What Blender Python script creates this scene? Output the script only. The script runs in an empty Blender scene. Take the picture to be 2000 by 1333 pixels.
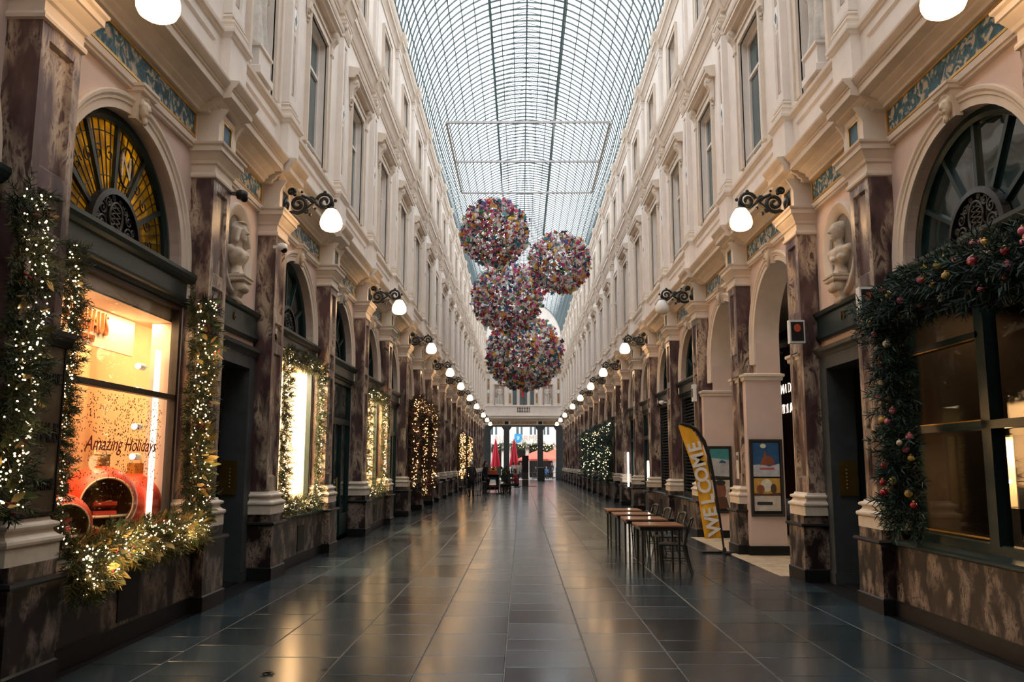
import bpy, math, random
import numpy as np
from mathutils import Vector, Matrix
random.seed(7); rng = np.random.default_rng(7)
scn = bpy.context.scene
COL = scn.collection
PI = math.pi

# ------------------------------------------------------------------ camera
FPX, PPU, PPV, VPU, VPV = 1555.0, 1000.0, 697.0, 1018.0, 906.0     # focal length and principal point for a 2000 x 1333 frame
CAMLOC = Vector((-0.22, 0.0, 1.65))
_d = Vector(((VPU-PPU)/FPX, (VPV-PPV)/FPX, 1)).normalized()
_z = (Vector((0, -1, 0)) - _d*Vector((0, -1, 0)).dot(_d)).normalized()
_x = _d.cross(_z)
Wm = Matrix(((_x[0], _d[0], _z[0]), (_x[1], _d[1], _z[1]), (_x[2], _d[2], _z[2])))
cam = bpy.data.cameras.new('camera')
cam.sensor_width = 36.0; cam.lens = FPX/2000*36.0
cam.shift_y = (PPV-666.5)/2000.0
cam.clip_end = 400
camo = bpy.data.objects.new('camera', cam); COL.objects.link(camo)
R = Matrix((Wm[0], -Vector(Wm[1]), -Vector(Wm[2]))).transposed()
camo.matrix_world = Matrix.Translation(CAMLOC) @ R.to_4x4()
scn.camera = camo
def ray(u, v): return Wm.transposed() @ Vector(((u-PPU)/FPX, (v-PPV)/FPX, 1))
def at_y(u, v, y): r = ray(u, v); return CAMLOC + r*((y-CAMLOC.y)/r.y)
def at_z(u, v, z): r = ray(u, v); return CAMLOC + r*((z-CAMLOC.z)/r.z)
def at_x(u, v, x): r = ray(u, v); return CAMLOC + r*((x-CAMLOC.x)/r.x)

# ------------------------------------------------------------------ sky, exposure
wd = bpy.data.worlds.new('sky'); scn.world = wd; wd.use_nodes = True
bg = wd.node_tree.nodes['Background']
bg.inputs[0].default_value = (0.97, 0.985, 1.0, 1); bg.inputs[1].default_value = 2.2
vs = scn.view_settings
vs.view_transform = 'Standard'; vs.look = 'None'; vs.exposure = 0.5; vs.gamma = 1.0; vs.use_curve_mapping = False
cy = scn.cycles
cy.max_bounces = 8; cy.diffuse_bounces = 6; cy.glossy_bounces = 3; cy.transparent_max_bounces = 12
cy.sample_clamp_indirect = 6.0; cy.use_adaptive_sampling = True; cy.adaptive_threshold = 0.08; cy.caustics_reflective = False; cy.caustics_refractive = False
try: cy.use_denoising = True; cy.denoiser = 'OPENIMAGEDENOISE'
except Exception: pass

# ------------------------------------------------------------------ mesh helpers
class MB:
    def __init__(s): s.v = []; s.f = []; s.s = []
    def add(s, vs, fs, smooth=False):
        n = len(s.v); s.v += [tuple(p) for p in vs]
        for f in fs: s.f.append(tuple(i+n for i in f)); s.s.append(smooth)
        return s
    def box(s, x0, x1, y0, y1, z0, z1):
        return s.add([(x0,y0,z0),(x1,y0,z0),(x1,y1,z0),(x0,y1,z0),(x0,y0,z1),(x1,y0,z1),(x1,y1,z1),(x0,y1,z1)],
              [(0,3,2,1),(4,5,6,7),(0,1,5,4),(1,2,6,5),(2,3,7,6),(3,0,4,7)])
    def prism(s, poly, axis, a0, a1):
        def mk(p, a):
            if axis == 'y': return (p[0], a, p[1])
            if axis == 'x': return (a, p[0], p[1])
            return (p[0], p[1], a)
        n = len(poly)
        return s.add([mk(p, a0) for p in poly]+[mk(p, a1) for p in poly],
              [tuple(range(n))[::-1], tuple(range(n, 2*n))]+[(i, (i+1) % n, n+(i+1) % n, n+i) for i in range(n)])
    def rings(s, rs, smooth=True, cap=True, closed=True):
        n = len(rs[0]); vs = [p for r in rs for p in r]; fs = []
        m = n if closed else n-1
        for k in range(len(rs)-1):
            for i in range(m):
                j = (i+1) % n; fs.append((k*n+i, k*n+j, (k+1)*n+j, (k+1)*n+i))
        s.add(vs, fs, smooth)
        if cap and closed:
            s.add(rs[0], [tuple(range(n))[::-1]]); s.add(rs[-1], [tuple(range(n))])
        return s
    def lathe(s, prof, n=16, c=(0,0,0), smooth=True, axis='z', sx=1, sy=1, cap=True):
        rs = []
        for r, z in prof:
            ring = []
            for i in range(n):
                a = 2*PI*i/n; p = (r*math.cos(a)*sx, r*math.sin(a)*sy, z)
                if axis == 'x': p = (p[2], p[0], p[1])
                if axis == 'y': p = (p[0], p[2], p[1])
                ring.append((c[0]+p[0], c[1]+p[1], c[2]+p[2]))
            rs.append(ring)
        return s.rings(rs, smooth, cap=cap)
    def tube(s, path, r, n=6, closed=False, flat=1.0):
        path = [Vector(p) for p in path]; m = len(path); rs = []
        up0 = None
        for k, p in enumerate(path):
            if closed: t = path[(k+1) % m]-path[k-1]
            else: t = path[min(k+1, m-1)]-path[max(k-1, 0)]
            t.normalize()
            if up0 is None: up0 = Vector((0,0,1)) if abs(t.z) < .9 else Vector((1,0,0))
            a = t.cross(up0)
            if a.length < 1e-4: a = t.cross(Vector((0,1,0)))
            a.normalize(); b = a.cross(t).normalized(); up0 = b
            rr = r[k] if isinstance(r, (list, tuple)) else r
            rs.append([tuple(p+a*(rr*math.cos(2*PI*i/n)*flat)+b*(rr*math.sin(2*PI*i/n))) for i in range(n)])
        if closed: rs.append(rs[0]); return s.rings(rs, True, cap=False)
        return s.rings(rs)
    def bar(s, p, q, w, h=None):
        h = h or w; p = Vector(p); q = Vector(q); t = (q-p).normalized()
        up = Vector((0,0,1)) if abs(t.z) < .95 else Vector((1,0,0))
        a = t.cross(up).normalized()*(w/2); b = a.cross(t).normalized()*(h/2)
        return s.rings([[tuple(c+a+b), tuple(c-a+b), tuple(c-a-b), tuple(c+a-b)] for c in (p, q)], smooth=False)
    def molded(s, x1, hw, prof, x0=0.0, full=False):
        rs = []
        for o, z in prof:
            a = x0-o if full else x0
            rs.append([(a, -hw-o, z), (x1+o, -hw-o, z), (x1+o, hw+o, z), (a, hw+o, z)])
        return s.rings(rs, smooth=False)
    def ball(s, c, r, n=10, m=7, sc=(1,1,1)):
        prof = []
        rs = []
        for k in range(m+1):
            t = PI*k/m; rr = max(math.sin(t), 0.02)
            rs.append([(c[0]+r*sc[0]*rr*math.cos(2*PI*i/n), c[1]+r*sc[1]*rr*math.sin(2*PI*i/n), c[2]-r*sc[2]*math.cos(t)) for i in range(n)])
        return s.rings(rs)
    def mesh(s, name):
        me = bpy.data.meshes.new(name); me.from_pydata(s.v, [], s.f)
        me.polygons.foreach_set('use_smooth', s.s); me.update(); me.validate()
        return me
def empty(name, loc=(0,0,0), rz=0.0, **pr):
    o = bpy.data.objects.new(name, None); o.location = loc; o.rotation_euler = (0, 0, rz); o.empty_display_size = .1
    COL.objects.link(o)
    for k, v in pr.items(): o[k] = v
    return o
def obj(name, me, mat=None, parent=None, loc=(0,0,0), rz=0.0, scale=None, **pr):
    if isinstance(me, MB): me = me.mesh(name)
    if mat is not None and not me.materials: me.materials.append(mat)
    o = bpy.data.objects.new(name, me); o.location = loc; o.rotation_euler = (0, 0, rz)
    if scale is not None: o.scale = scale
    COL.objects.link(o)
    if mat is not None and me.materials[0] is not mat:
        o.material_slots[0].link = 'OBJECT'; o.material_slots[0].material = mat
    if parent is not None: o.parent = parent
    for k, v in pr.items(): o[k] = v
    return o
def T(label, category, group=None):
    d = dict(label=label, category=category)
    if group: d['group'] = group
    return d
def scatter(name, tv, tf, Rm, L, colors=None, smooth=False):
    """one mesh of many copies of a small template"""
    tv = np.asarray(tv, float); N = len(L); n = len(tv)
    V = np.einsum('kij,nj->kni', Rm, tv)+np.asarray(L)[:, None, :]
    tl = np.concatenate([np.array(f) for f in tf]); tot = np.array([len(f) for f in tf])
    loops = (tl[None, :]+(np.arange(N)*n)[:, None]).ravel()
    tots = np.tile(tot, N); starts = np.concatenate([[0], np.cumsum(tots)[:-1]])
    me = bpy.data.meshes.new(name)
    me.vertices.add(N*n); me.vertices.foreach_set('co', V.reshape(-1))
    me.loops.add(len(loops)); me.loops.foreach_set('vertex_index', loops.astype(np.int32))
    me.polygons.add(len(tots)); me.polygons.foreach_set('loop_start', starts.astype(np.int32))
    me.polygons.foreach_set('use_smooth', np.full(len(tots), smooth))
    if colors is not None:
        at = me.color_attributes.new('tint', 'FLOAT_COLOR', 'POINT')
        c = np.ones((N, n, 4)); c[:, :, :3] = np.asarray(colors)[:, None, :]
        at.data.foreach_set('color', c.reshape(-1))
    me.update(calc_edges=True); me.validate()
    return me
def rot_frames(D, spin=None):
    """rotation matrices whose local z goes along directions D"""
    D = D/np.linalg.norm(D, axis=1)[:, None]; N = len(D)
    up = np.where(np.abs(D[:, 2:3]) < .9, np.array([[0, 0, 1.]]), np.array([[1., 0, 0]]))
    a = np.cross(up, D); a /= np.linalg.norm(a, axis=1)[:, None]; b = np.cross(D, a)
    sp = rng.uniform(0, 2*PI, N) if spin is None else spin
    c, s_ = np.cos(sp)[:, None], np.sin(sp)[:, None]
    return np.stack([a*c+b*s_, -a*s_+b*c, D], axis=2)
ICO_V = None
def ico():
    g = (1+5**.5)/2
    v = np.array([(-1,g,0),(1,g,0),(-1,-g,0),(1,-g,0),(0,-1,g),(0,1,g),(0,-1,-g),(0,1,-g),(g,0,-1),(g,0,1),(-g,0,-1),(-g,0,1)])/math.sqrt(1+g*g)
    f = [(0,11,5),(0,5,1),(0,1,7),(0,7,10),(0,10,11),(1,5,9),(5,11,4),(11,10,2),(10,7,6),(7,1,8),(3,9,4),(3,4,2),(3,2,6),(3,6,8),(3,8,9),(4,9,5),(2,4,11),(6,2,10),(8,6,7),(9,8,1)]
    return v, f
def text_mesh(s, size, depth=0.01, align='CENTER', shear=0.0, spacing=1.0, name='lettering', offset=0.0):
    cu = bpy.data.curves.new('t', 'FONT'); cu.body = s; cu.size = size; cu.extrude = depth/2; cu.offset = offset
    cu.align_x = align; cu.align_y = 'CENTER'; cu.shear = shear; cu.space_character = spacing; cu.resolution_u = 3
    o = bpy.data.objects.new('t', cu); COL.objects.link(o)
    dg = bpy.context.evaluated_depsgraph_get()
    me = bpy.data.meshes.new_from_object(o.evaluated_get(dg)); me.name = name; me.materials.clear()
    bpy.data.objects.remove(o); bpy.data.curves.remove(cu)
    return me
def islands(me):
    import bmesh
    bm = bmesh.new(); bm.from_mesh(me); bm.verts.ensure_lookup_table(); seen = set(); out = []
    for v0 in bm.verts:
        if v0.index in seen: continue
        st = [v0]; seen.add(v0.index); comp = []
        while st:
            a = st.pop(); comp.append(a.index)
            for e in a.link_edges:
                b = e.other_vert(a)
                if b.index not in seen: seen.add(b.index); st.append(b)
        out.append(set(comp))
    res = []
    for comp in out:
        mp = {}; mb = MB(); fs = []
        for f in bm.faces:
            if f.verts[0].index in comp:
                for v in f.verts:
                    if v.index not in mp: mp[v.index] = len(mb.v); mb.v.append(tuple(v.co))
                mb.f.append(tuple(mp[v.index] for v in f.verts)); mb.s.append(False)
        if mb.f: res.append(mb)
    bm.free(); return res
def letters(me, mat, parent, loc, name='letter'):
    for mb in islands(me): obj(name, mb, mat, parent, loc)
def xform(me, M): me.transform(M); me.update(); return me

def blob(prims, voxel=.014, name='figure', smooth_it=2):
    """union of capsules and ellipsoids remeshed to one continuous skin; the colour of each point is that of its nearest primitive"""
    mb = MB()
    for p in prims:
        if p[0] == 'cap':
            _, a, b, ra, rb, c = p; a = Vector(a); b = Vector(b); d = b-a
            path = []; rad = []
            L = max(d.length, 1e-4); t = d/L
            for k in range(5): w = PI/2*(1-k/4); path.append(a-t*ra*math.sin(w)); rad.append(max(ra*math.cos(w), .002))
            for k in range(5): w = PI/2*(k/4); path.append(b+t*rb*math.sin(w)); rad.append(max(rb*math.cos(w), .002))
            mb.tube(path, rad, 12)
        else:
            _, c0, rr, c = p
            mb.ball(c0, 1.0, 16, 12, rr)
    me = mb.mesh('tmp'); o = bpy.data.objects.new('tmp', me); COL.objects.link(o)
    m = o.modifiers.new('r', 'REMESH'); m.mode = 'VOXEL'; m.voxel_size = voxel; m.use_smooth_shade = True
    sm = o.modifiers.new('s', 'SMOOTH'); sm.iterations = smooth_it; sm.factor = .5
    dg = bpy.context.evaluated_depsgraph_get()
    out = bpy.data.meshes.new_from_object(o.evaluated_get(dg)); out.name = name
    bpy.data.objects.remove(o); bpy.data.meshes.remove(me)
    n = len(out.vertices); co = np.empty(n*3); out.vertices.foreach_get('co', co); co = co.reshape(-1, 3)
    best = np.full(n, 1e9); colr = np.ones((n, 4))
    for p in prims:
        if p[0] == 'cap':
            _, a, b, ra, rb, c = p; a = np.array(a); b = np.array(b); ab = b-a
            t = np.clip(((co-a)@ab)/max(ab@ab, 1e-9), 0, 1); d = np.linalg.norm(co-(a+t[:, None]*ab), axis=1)-(ra+(rb-ra)*t)
        else:
            _, c0, rr, c = p; rr = np.array(rr); q = (co-np.array(c0))/rr
            d = (np.linalg.norm(q, axis=1)-1)*rr.min()
        m_ = d < best; best[m_] = d[m_]; colr[m_, :3] = c
    at = out.color_attributes.new('tint', 'FLOAT_COLOR', 'POINT'); at.data.foreach_set('color', colr.reshape(-1))
    out.polygons.foreach_set('use_smooth', np.full(len(out.polygons), True)); out.update()
    return out

# ------------------------------------------------------------------ materials
MATS = {}
def new_mat(name):
    m = bpy.data.materials.new(name); m.use_nodes = True; MATS[name] = m
    nt = m.node_tree; return m, nt, nt.nodes['Principled BSDF']
def N(nt, t, **kw):
    n = nt.nodes.new(t)
    for k, v in kw.items():
        if k.startswith('i_'):
            key = k[2:]; n.inputs[int(key) if key.isdigit() else key.replace('_', ' ')].default_value = v
        else: setattr(n, k, v)
    return n
def ramp(nt, stops, interp='LINEAR'):
    r = nt.nodes.new('ShaderNodeValToRGB'); e = r.color_ramp.elements; r.color_ramp.interpolation = interp
    while len(e) < len(stops): e.new(.5)
    for k, (p, c) in enumerate(stops): e[k].position = p; e[k].color = (*c, 1)
    return r
def plain(name, col, rough=.6, metal=0., var=.12, scale=6., bump=0., spec=.5, coat=0., rand=0.):
    m, nt, b = new_mat(name)
    tc = N(nt, 'ShaderNodeTexCoord'); nz = N(nt, 'ShaderNodeTexNoise', i_Scale=scale, i_Detail=5., i_Roughness=.6)
    nt.links.new(tc.outputs['Object'], nz.inputs['Vector'])
    lo = tuple(c*(1-var) for c in col); hi = tuple(min(c*(1+var), 1) for c in col)
    r = ramp(nt, [(.3, lo), (.7, hi)]); nt.links.new(nz.outputs['Fac'], r.inputs['Fac'])
    out = r.outputs['Color']
    if rand:
        oi = N(nt, 'ShaderNodeObjectInfo'); mr = N(nt, 'ShaderNodeMapRange', i_3=1-rand, i_4=1+rand)
        nt.links.new(oi.outputs['Random'], mr.inputs[0])
        mx = N(nt, 'ShaderNodeVectorMath', operation='SCALE'); nt.links.new(out, mx.inputs[0]); nt.links.new(mr.outputs[0], mx.inputs['Scale']); out = mx.outputs[0]
    nt.links.new(out, b.inputs['Base Color'])
    b.inputs['Roughness'].default_value = rough; b.inputs['Metallic'].default_value = metal
    b.inputs['Specular IOR Level'].default_value = spec; b.inputs['Coat Weight'].default_value = coat
    if bump:
        bp = N(nt, 'ShaderNodeBump', i_Strength=bump, i_Distance=.02); nt.links.new(nz.outputs['Fac'], bp.inputs['Height']); nt.links.new(bp.outputs[0], b.inputs['Normal'])
    return m
def emit(name, col, strength, sample=True):
    m = bpy.data.materials.new(name); m.use_nodes = True; nt = m.node_tree; nt.nodes.clear(); MATS[name] = m
    o = N(nt, 'ShaderNodeOutputMaterial'); e = N(nt, 'ShaderNodeEmission', i_0=(*col, 1), i_1=strength); nt.links.new(e.outputs[0], o.inputs[0])
    if not sample: m.cycles.emission_sampling = 'NONE'
    return m
def marble(name, c0, c1, c2, scale=1.0, rough=.25, stretch=(1,1,.35), vein=.5):
    m, nt, b = new_mat(name)
    tc = N(nt, 'ShaderNodeTexCoord'); oi = N(nt, 'ShaderNodeObjectInfo')
    ad = N(nt, 'ShaderNodeVectorMath', operation='MULTIPLY_ADD'); ad.inputs[1].default_value = stretch
    cx = N(nt, 'ShaderNodeCombineXYZ'); ml = N(nt, 'ShaderNodeMath', operation='MULTIPLY', i_1=37.)
    nt.links.new(oi.outputs['Random'], ml.inputs[0])
    for k in range(3): nt.links.new(ml.outputs[0], cx.inputs[k])
    nt.links.new(tc.outputs['Object'], ad.inputs[0]); nt.links.new(cx.outputs[0], ad.inputs[2])
    n1 = N(nt, 'ShaderNodeTexNoise', i_Scale=2.6*scale, i_Detail=6., i_Roughness=.62, i_Distortion=1.2); nt.links.new(ad.outputs[0], n1.inputs['Vector'])
    n2 = N(nt, 'ShaderNodeTexNoise', i_Scale=5.2*scale, i_Detail=7., i_Roughness=.68, i_Distortion=2.2); nt.links.new(ad.outputs[0], n2.inputs['Vector'])
    r1 = ramp(nt, [(.35, c0), (.62, c1)]); nt.links.new(n1.outputs['Fac'], r1.inputs['Fac'])
    r2 = ramp(nt, [(.38, (0,0,0)), (.47, (1,1,1)), (.53, (1,1,1)), (.61, (0,0,0))]); nt.links.new(n2.outputs['Fac'], r2.inputs['Fac'])
    r3 = ramp(nt, [(.45, (0,0,0)), (.62, (1,1,1))]); n3 = N(nt, 'ShaderNodeTexNoise', i_Scale=3.5*scale, i_Detail=3.); nt.links.new(ad.outputs[0], n3.inputs['Vector']); nt.links.new(n3.outputs['Fac'], r3.inputs['Fac'])
    mu = N(nt, 'ShaderNodeMath', operation='MULTIPLY'); nt.links.new(r2.outputs[0], mu.inputs[0]); nt.links.new(r3.outputs[0], mu.inputs[1])
    mv = N(nt, 'ShaderNodeMath', operation='MULTIPLY', i_1=vein, use_clamp=True); nt.links.new(mu.outputs[0], mv.inputs[0])
    mx = N(nt, 'ShaderNodeMix', data_type='RGBA'); mx.inputs['B'].default_value = (*c2, 1)
    nt.links.new(mv.outputs[0], mx.inputs['Factor']); nt.links.new(r1.outputs[0], mx.inputs['A']); nt.links.new(mx.outputs['Result'], b.inputs['Base Color'])
    b.inputs['Roughness'].default_value = rough
    return m
def tinted(name, rough=.7, metal=0., translucent=0.):
    m, nt, b = new_mat(name)
    a = N(nt, 'ShaderNodeAttribute', attribute_name='tint'); nt.links.new(a.outputs['Color'], b.inputs['Base Color'])
    b.inputs['Roughness'].default_value = rough; b.inputs['Metallic'].default_value = metal
    if translucent:
        o = nt.nodes['Material Output']; t = N(nt, 'ShaderNodeBsdfTranslucent'); nt.links.new(a.outputs['Color'], t.inputs[0])
        mx = N(nt, 'ShaderNodeMixShader', i_0=translucent); nt.links.new(b.outputs[0], mx.inputs[1]); nt.links.new(t.outputs[0], mx.inputs[2]); nt.links.new(mx.outputs[0], o.inputs[0])
    return m
def thin_glass(name, tint=(1,1,1), refl=.06, rough=.02, fres=True):
    m = bpy.data.materials.new(name); m.use_nodes = True; nt = m.node_tree; nt.nodes.clear(); MATS[name] = m
    o = N(nt, 'ShaderNodeOutputMaterial'); t = N(nt, 'ShaderNodeBsdfTransparent', i_0=(*tint, 1)); g = N(nt, 'ShaderNodeBsdfGlossy', i_Roughness=rough)
    mx = N(nt, 'ShaderNodeMixShader', i_0=refl); nt.links.new(t.outputs[0], mx.inputs[1]); nt.links.new(g.outputs[0], mx.inputs[2]); nt.links.new(mx.outputs[0], o.inputs[0])
    if fres:
        lw = N(nt, 'ShaderNodeLayerWeight', i_0=.5); pw = N(nt, 'ShaderNodeMath', operation='POWER', i_1=5.); nt.links.new(lw.outputs['Facing'], pw.inputs[0])
        mr = N(nt, 'ShaderNodeMapRange', i_3=.035, i_4=.9); nt.links.new(pw.outputs[0], mr.inputs[0]); nt.links.new(mr.outputs[0], mx.inputs[0])
    return m
cream = plain('cream_stucco', (.71, .62, .53), .75, var=.07, scale=3, bump=.04)
cream2 = plain('pale_stucco', (.80, .735, .68), .75, var=.06, scale=2.5)
pink = plain('pink_plaster', (.68, .54, .48), .8, var=.06, scale=2)
stonew = plain('white_stone', (.66, .57, .47), .55, var=.12, scale=7)
niche_shade_grey = plain('niche_shade_grey', (.20, .175, .15), .8, var=.25, scale=4)  # shade of the deep oval recess put into a darker plaster colour
statue_m = plain('statue_stone', (.58, .54, .48), .7, var=.15, scale=9)
bust_m = plain('bust_stone', (.60, .51, .41), .7, var=.15, scale=12)
marb = marble('brown_marble', (.035, .017, .019), (.125, .070, .070), (.58, .46, .34), 1.15, .3, vein=.85)
dado = marble('dark_marble', (.006, .004, .004), (.020, .011, .011), (.42, .32, .26), 1.5, .38, (1, 1, .6), vein=.65)
orange_marble = marble('orange_marble', (.20, .09, .035), (.34, .18, .08), (.55, .42, .28), 2.0, .35, vein=.8)
black_stone = plain('black_stone', (.009, .009, .010), .42, var=.3, scale=8, spec=.25)
green = plain('green_black_paint', (.006, .024, .026), .32, var=.2, scale=5)
grey_stone = plain('blue_grey_stone', (.045, .053, .057), .5, var=.2, scale=5)
iron = plain('black_iron', (.010, .012, .012), .4, var=.3, scale=20)
gold = plain('gilding', (.62, .36, .08), .35, metal=.7, var=.15, scale=9)
bluep = plain('blue_panel', (.025, .10, .15), .5, var=.5, scale=5)
roof_iron = plain('roof_iron', (.085, .125, .135), .5, var=.15, scale=3)
roof_iron2 = plain('lantern_iron', (.06, .12, .125), .5, var=.15, scale=3)
white_paint = plain('white_paint', (.80, .80, .78), .5, var=.04)
dark = plain('dark_interior', (.012, .010, .009), .9, var=.2)
dwood = plain('dark_wood', (.03, .022, .016), .45, var=.3, scale=14)
roofglass = thin_glass('roof_glass', (.97, .98, .98), .04, .1, fres=False)
shopglass = thin_glass('shop_glass', (.98, .98, .98))
def window_glass(name, col, rough=.04):
    m, nt, b = new_mat(name)
    tc = N(nt, 'ShaderNodeTexCoord'); nz = N(nt, 'ShaderNodeTexNoise', i_Scale=1.3); nt.links.new(tc.outputs['Object'], nz.inputs['Vector'])
    bp = N(nt, 'ShaderNodeBump', i_Strength=.03, i_Distance=.2); nt.links.new(nz.outputs['Fac'], bp.inputs['Height']); nt.links.new(bp.outputs[0], b.inputs['Normal'])
    b.inputs['Base Color'].default_value = (*col, 1); b.inputs['Roughness'].default_value = rough; b.inputs['Specular IOR Level'].default_value = .9
    return m
dglass = window_glass('dark_glass', (.007, .022, .025))
uglass = window_glass('upper_glass', (.05, .095, .11), .08)
def mosaic():
    m, nt, b = new_mat('painted_frieze')
    tc = N(nt, 'ShaderNodeTexCoord'); oi = N(nt, 'ShaderNodeObjectInfo')
    ad = N(nt, 'ShaderNodeVectorMath', operation='ADD'); cx = N(nt, 'ShaderNodeCombineXYZ'); ml = N(nt, 'ShaderNodeMath', operation='MULTIPLY', i_1=20.)
    nt.links.new(oi.outputs['Random'], ml.inputs[0]); nt.links.new(ml.outputs[0], cx.inputs[1]); nt.links.new(tc.outputs['Object'], ad.inputs[0]); nt.links.new(cx.outputs[0], ad.inputs[1])
    n1 = N(nt, 'ShaderNodeTexNoise', i_Scale=7., i_Detail=3., i_Distortion=1.6); nt.links.new(ad.outputs[0], n1.inputs['Vector'])
    r = ramp(nt, [(.36, (.020, .075, .12)), (.50, (.05, .17, .24)), (.535, (.16, .22, .25)), (.56, (.50, .43, .34)), (.68, (.58, .52, .44)), (.75, (.2, .12, .07))])
    nt.links.new(n1.outputs['Fac'], r.inputs['Fac']); nt.links.new(r.outputs[0], b.inputs['Base Color']); b.inputs['Roughness'].default_value = .55
    return m
frieze_m = mosaic()
def slate():
    m, nt, b = new_mat('slate')
    tc = N(nt, 'ShaderNodeTexCoord'); oi = N(nt, 'ShaderNodeObjectInfo'); geo = N(nt, 'ShaderNodeNewGeometry')
    n1 = N(nt, 'ShaderNodeTexNoise', i_Scale=1.1, i_Detail=6., i_Roughness=.65); nt.links.new(geo.outputs['Position'], n1.inputs['Vector'])
    n2 = N(nt, 'ShaderNodeTexNoise', i_Scale=16., i_Detail=5., i_Roughness=.7); nt.links.new(geo.outputs['Position'], n2.inputs['Vector'])
    at = N(nt, 'ShaderNodeAttribute', attribute_name='tint')
    r = ramp(nt, [(.3, (.012, .022, .028)), (.7, (.036, .053, .062))]); nt.links.new(n1.outputs['Fac'], r.inputs['Fac'])
    ma = N(nt, 'ShaderNodeMath', operation='ADD'); nt.links.new(oi.outputs['Random'], ma.inputs[0]); nt.links.new(at.outputs['Fac'], ma.inputs[1])
    fr = N(nt, 'ShaderNodeMath', operation='FRACT'); nt.links.new(ma.outputs[0], fr.inputs[0])
    mr = N(nt, 'ShaderNodeMapRange', i_3=.65, i_4=1.35); nt.links.new(fr.outputs[0], mr.inputs[0])
    sc = N(nt, 'ShaderNodeVectorMath', operation='SCALE'); nt.links.new(r.outputs[0], sc.inputs[0]); nt.links.new(mr.outputs[0], sc.inputs['Scale']); nt.links.new(sc.outputs[0], b.inputs['Base Color'])
    m2 = N(nt, 'ShaderNodeMapRange', i_1=.3, i_2=.7, i_3=.165, i_4=.205); nt.links.new(n2.outputs['Fac'], m2.inputs[0])
    m3 = N(nt, 'ShaderNodeMapRange', i_3=-.02, i_4=.03); nt.links.new(fr.outputs[0], m3.inputs[0])
    ad = N(nt, 'ShaderNodeMath', operation='ADD'); nt.links.new(m2.outputs[0], ad.inputs[0]); nt.links.new(m3.outputs[0], ad.inputs[1]); nt.links.new(ad.outputs[0], b.inputs['Roughness'])
    b.inputs['Specular IOR Level'].default_value = .85
    return m
slate_m = slate()
grout = plain('grout', (.16, .16, .15), .7, var=.3, scale=20)
fairy = emit('fairy_light', (1.0, .70, .38), 7., sample=False)
fairy2 = emit('amber_fairy_light', (1.0, .50, .20), 4., sample=False)
globe_on = emit('lit_globe', (1.0, .60, .29), 11.0)
globe_off = plain('opal_globe', (.78, .77, .74), .25, var=.03)
tintm = tinted('coloured_surface', .8)
paper = tinted('coloured_paper', .7, translucent=.25)
leafm = tinted('fir_sprig', .6)

# ------------------------------------------------------------------ layout of the gallery
WX = 4.18                       # ground-floor wall planes at x = -WX and x = +WX
PY = [-7.84, -4.39, -0.94, 2.51, 5.96, 9.41, 11.86]
for k in range(6): PY.append(PY[-1]+3.45)
PY.append(PY[-1]+2.45)
for k in range(6): PY.append(PY[-1]+3.45)
PY.append(PY[-1]+2.45)
for k in range(6): PY.append(PY[-1]+3.45)
PY = [round(p, 2) for p in PY]                 # ... 11.86 15.31 18.76 22.21 25.66 29.11 32.56 35.01 38.46 ... 78.86
YEND = 80.6
BAYS = [(PY[k], PY[k+1]) for k in range(len(PY)-1)]
def is_niche(b): return b[1]-b[0] < 3
wallL = empty('wall_left', (-WX, 0, 0), 0, kind='structure', label='long arcaded gallery wall with lit shop windows and bust niche')
wallR = empty('wall_right', (WX, 0, 0), PI, kind='structure', label='long arcaded gallery wall with open arches and dark shops')
SIDES = {'L': (wallL, 1), 'R': (wallR, -1)}
def wp(side, lx, Y, z=0.0): return (-WX+lx, Y, z) if side == 'L' else (WX-lx, Y, z)

# ------------------------------------------------------------------ floor
floor = empty('floor', kind='structure', label='polished dark slate paving with pale joints')
obj('bedding', MB().box(-3.9, 3.9, -9, 81.2, -.10, -.008), grout, floor)
edges = [-3.80, -3.195, -2.485, -1.775, -1.065, -.355, .355, 1.065, 1.775, 2.485, 3.195, 3.80]
tiles = []
for c in range(11):
    y = -8 - random.random()
    while y < 81:
        L = random.choice([.45, .6, .75, .75, .9, 1.05]); tiles.append((edges[c], edges[c+1], y, min(y+L, 81.1))); y += L
vis = [t for t in tiles if t[3] > 4.0]; vis.sort(key=lambda t: t[2])
near = vis[:300]; nearset = set(near)
gap = .005
def tile_mb(mb, t, bev=True):
    x0, x1, y0, y1 = t; x0 += gap; x1 -= gap; y0 += gap; y1 -= gap; e = .004
    mb.rings([[(x0, y0, -.02), (x1, y0, -.02), (x1, y1, -.02), (x0, y1, -.02)], [(x0, y0, -e), (x1, y0, -e), (x1, y1, -e), (x0, y1, -e)],
              [(x0+e, y0+e, 0), (x1-e, y0+e, 0), (x1-e, y1-e, 0), (x0+e, y1-e, 0)]], smooth=False)
for t in near:
    mb = MB(); cx, cyy = (t[0]+t[1])/2, (t[2]+t[3])/2
    tile_mb(mb, (t[0]-cx, t[1]-cx, t[2]-cyy, t[3]-cyy)); obj('slab', mb, slate_m, floor, (cx, cyy, random.uniform(-.0008, .0008)))
mb = MB(); tints = []
for t in tiles:
    if t in nearset: continue
    n0 = len(mb.v); tile_mb(mb, t); tints += [random.random()]*(len(mb.v)-n0)
me = mb.mesh('far_slabs'); at = me.color_attributes.new('tint', 'FLOAT_COLOR', 'POINT')
a = np.ones((len(tints), 4)); a[:, :3] = np.array(tints)[:, None]; at.data.foreach_set('color', a.reshape(-1))
obj('far_slabs', me, slate_m, floor, kind='stuff')
travertine = plain('travertine', (.52, .40, .26), .45, var=.35, scale=3.5, bump=.05)
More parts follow.
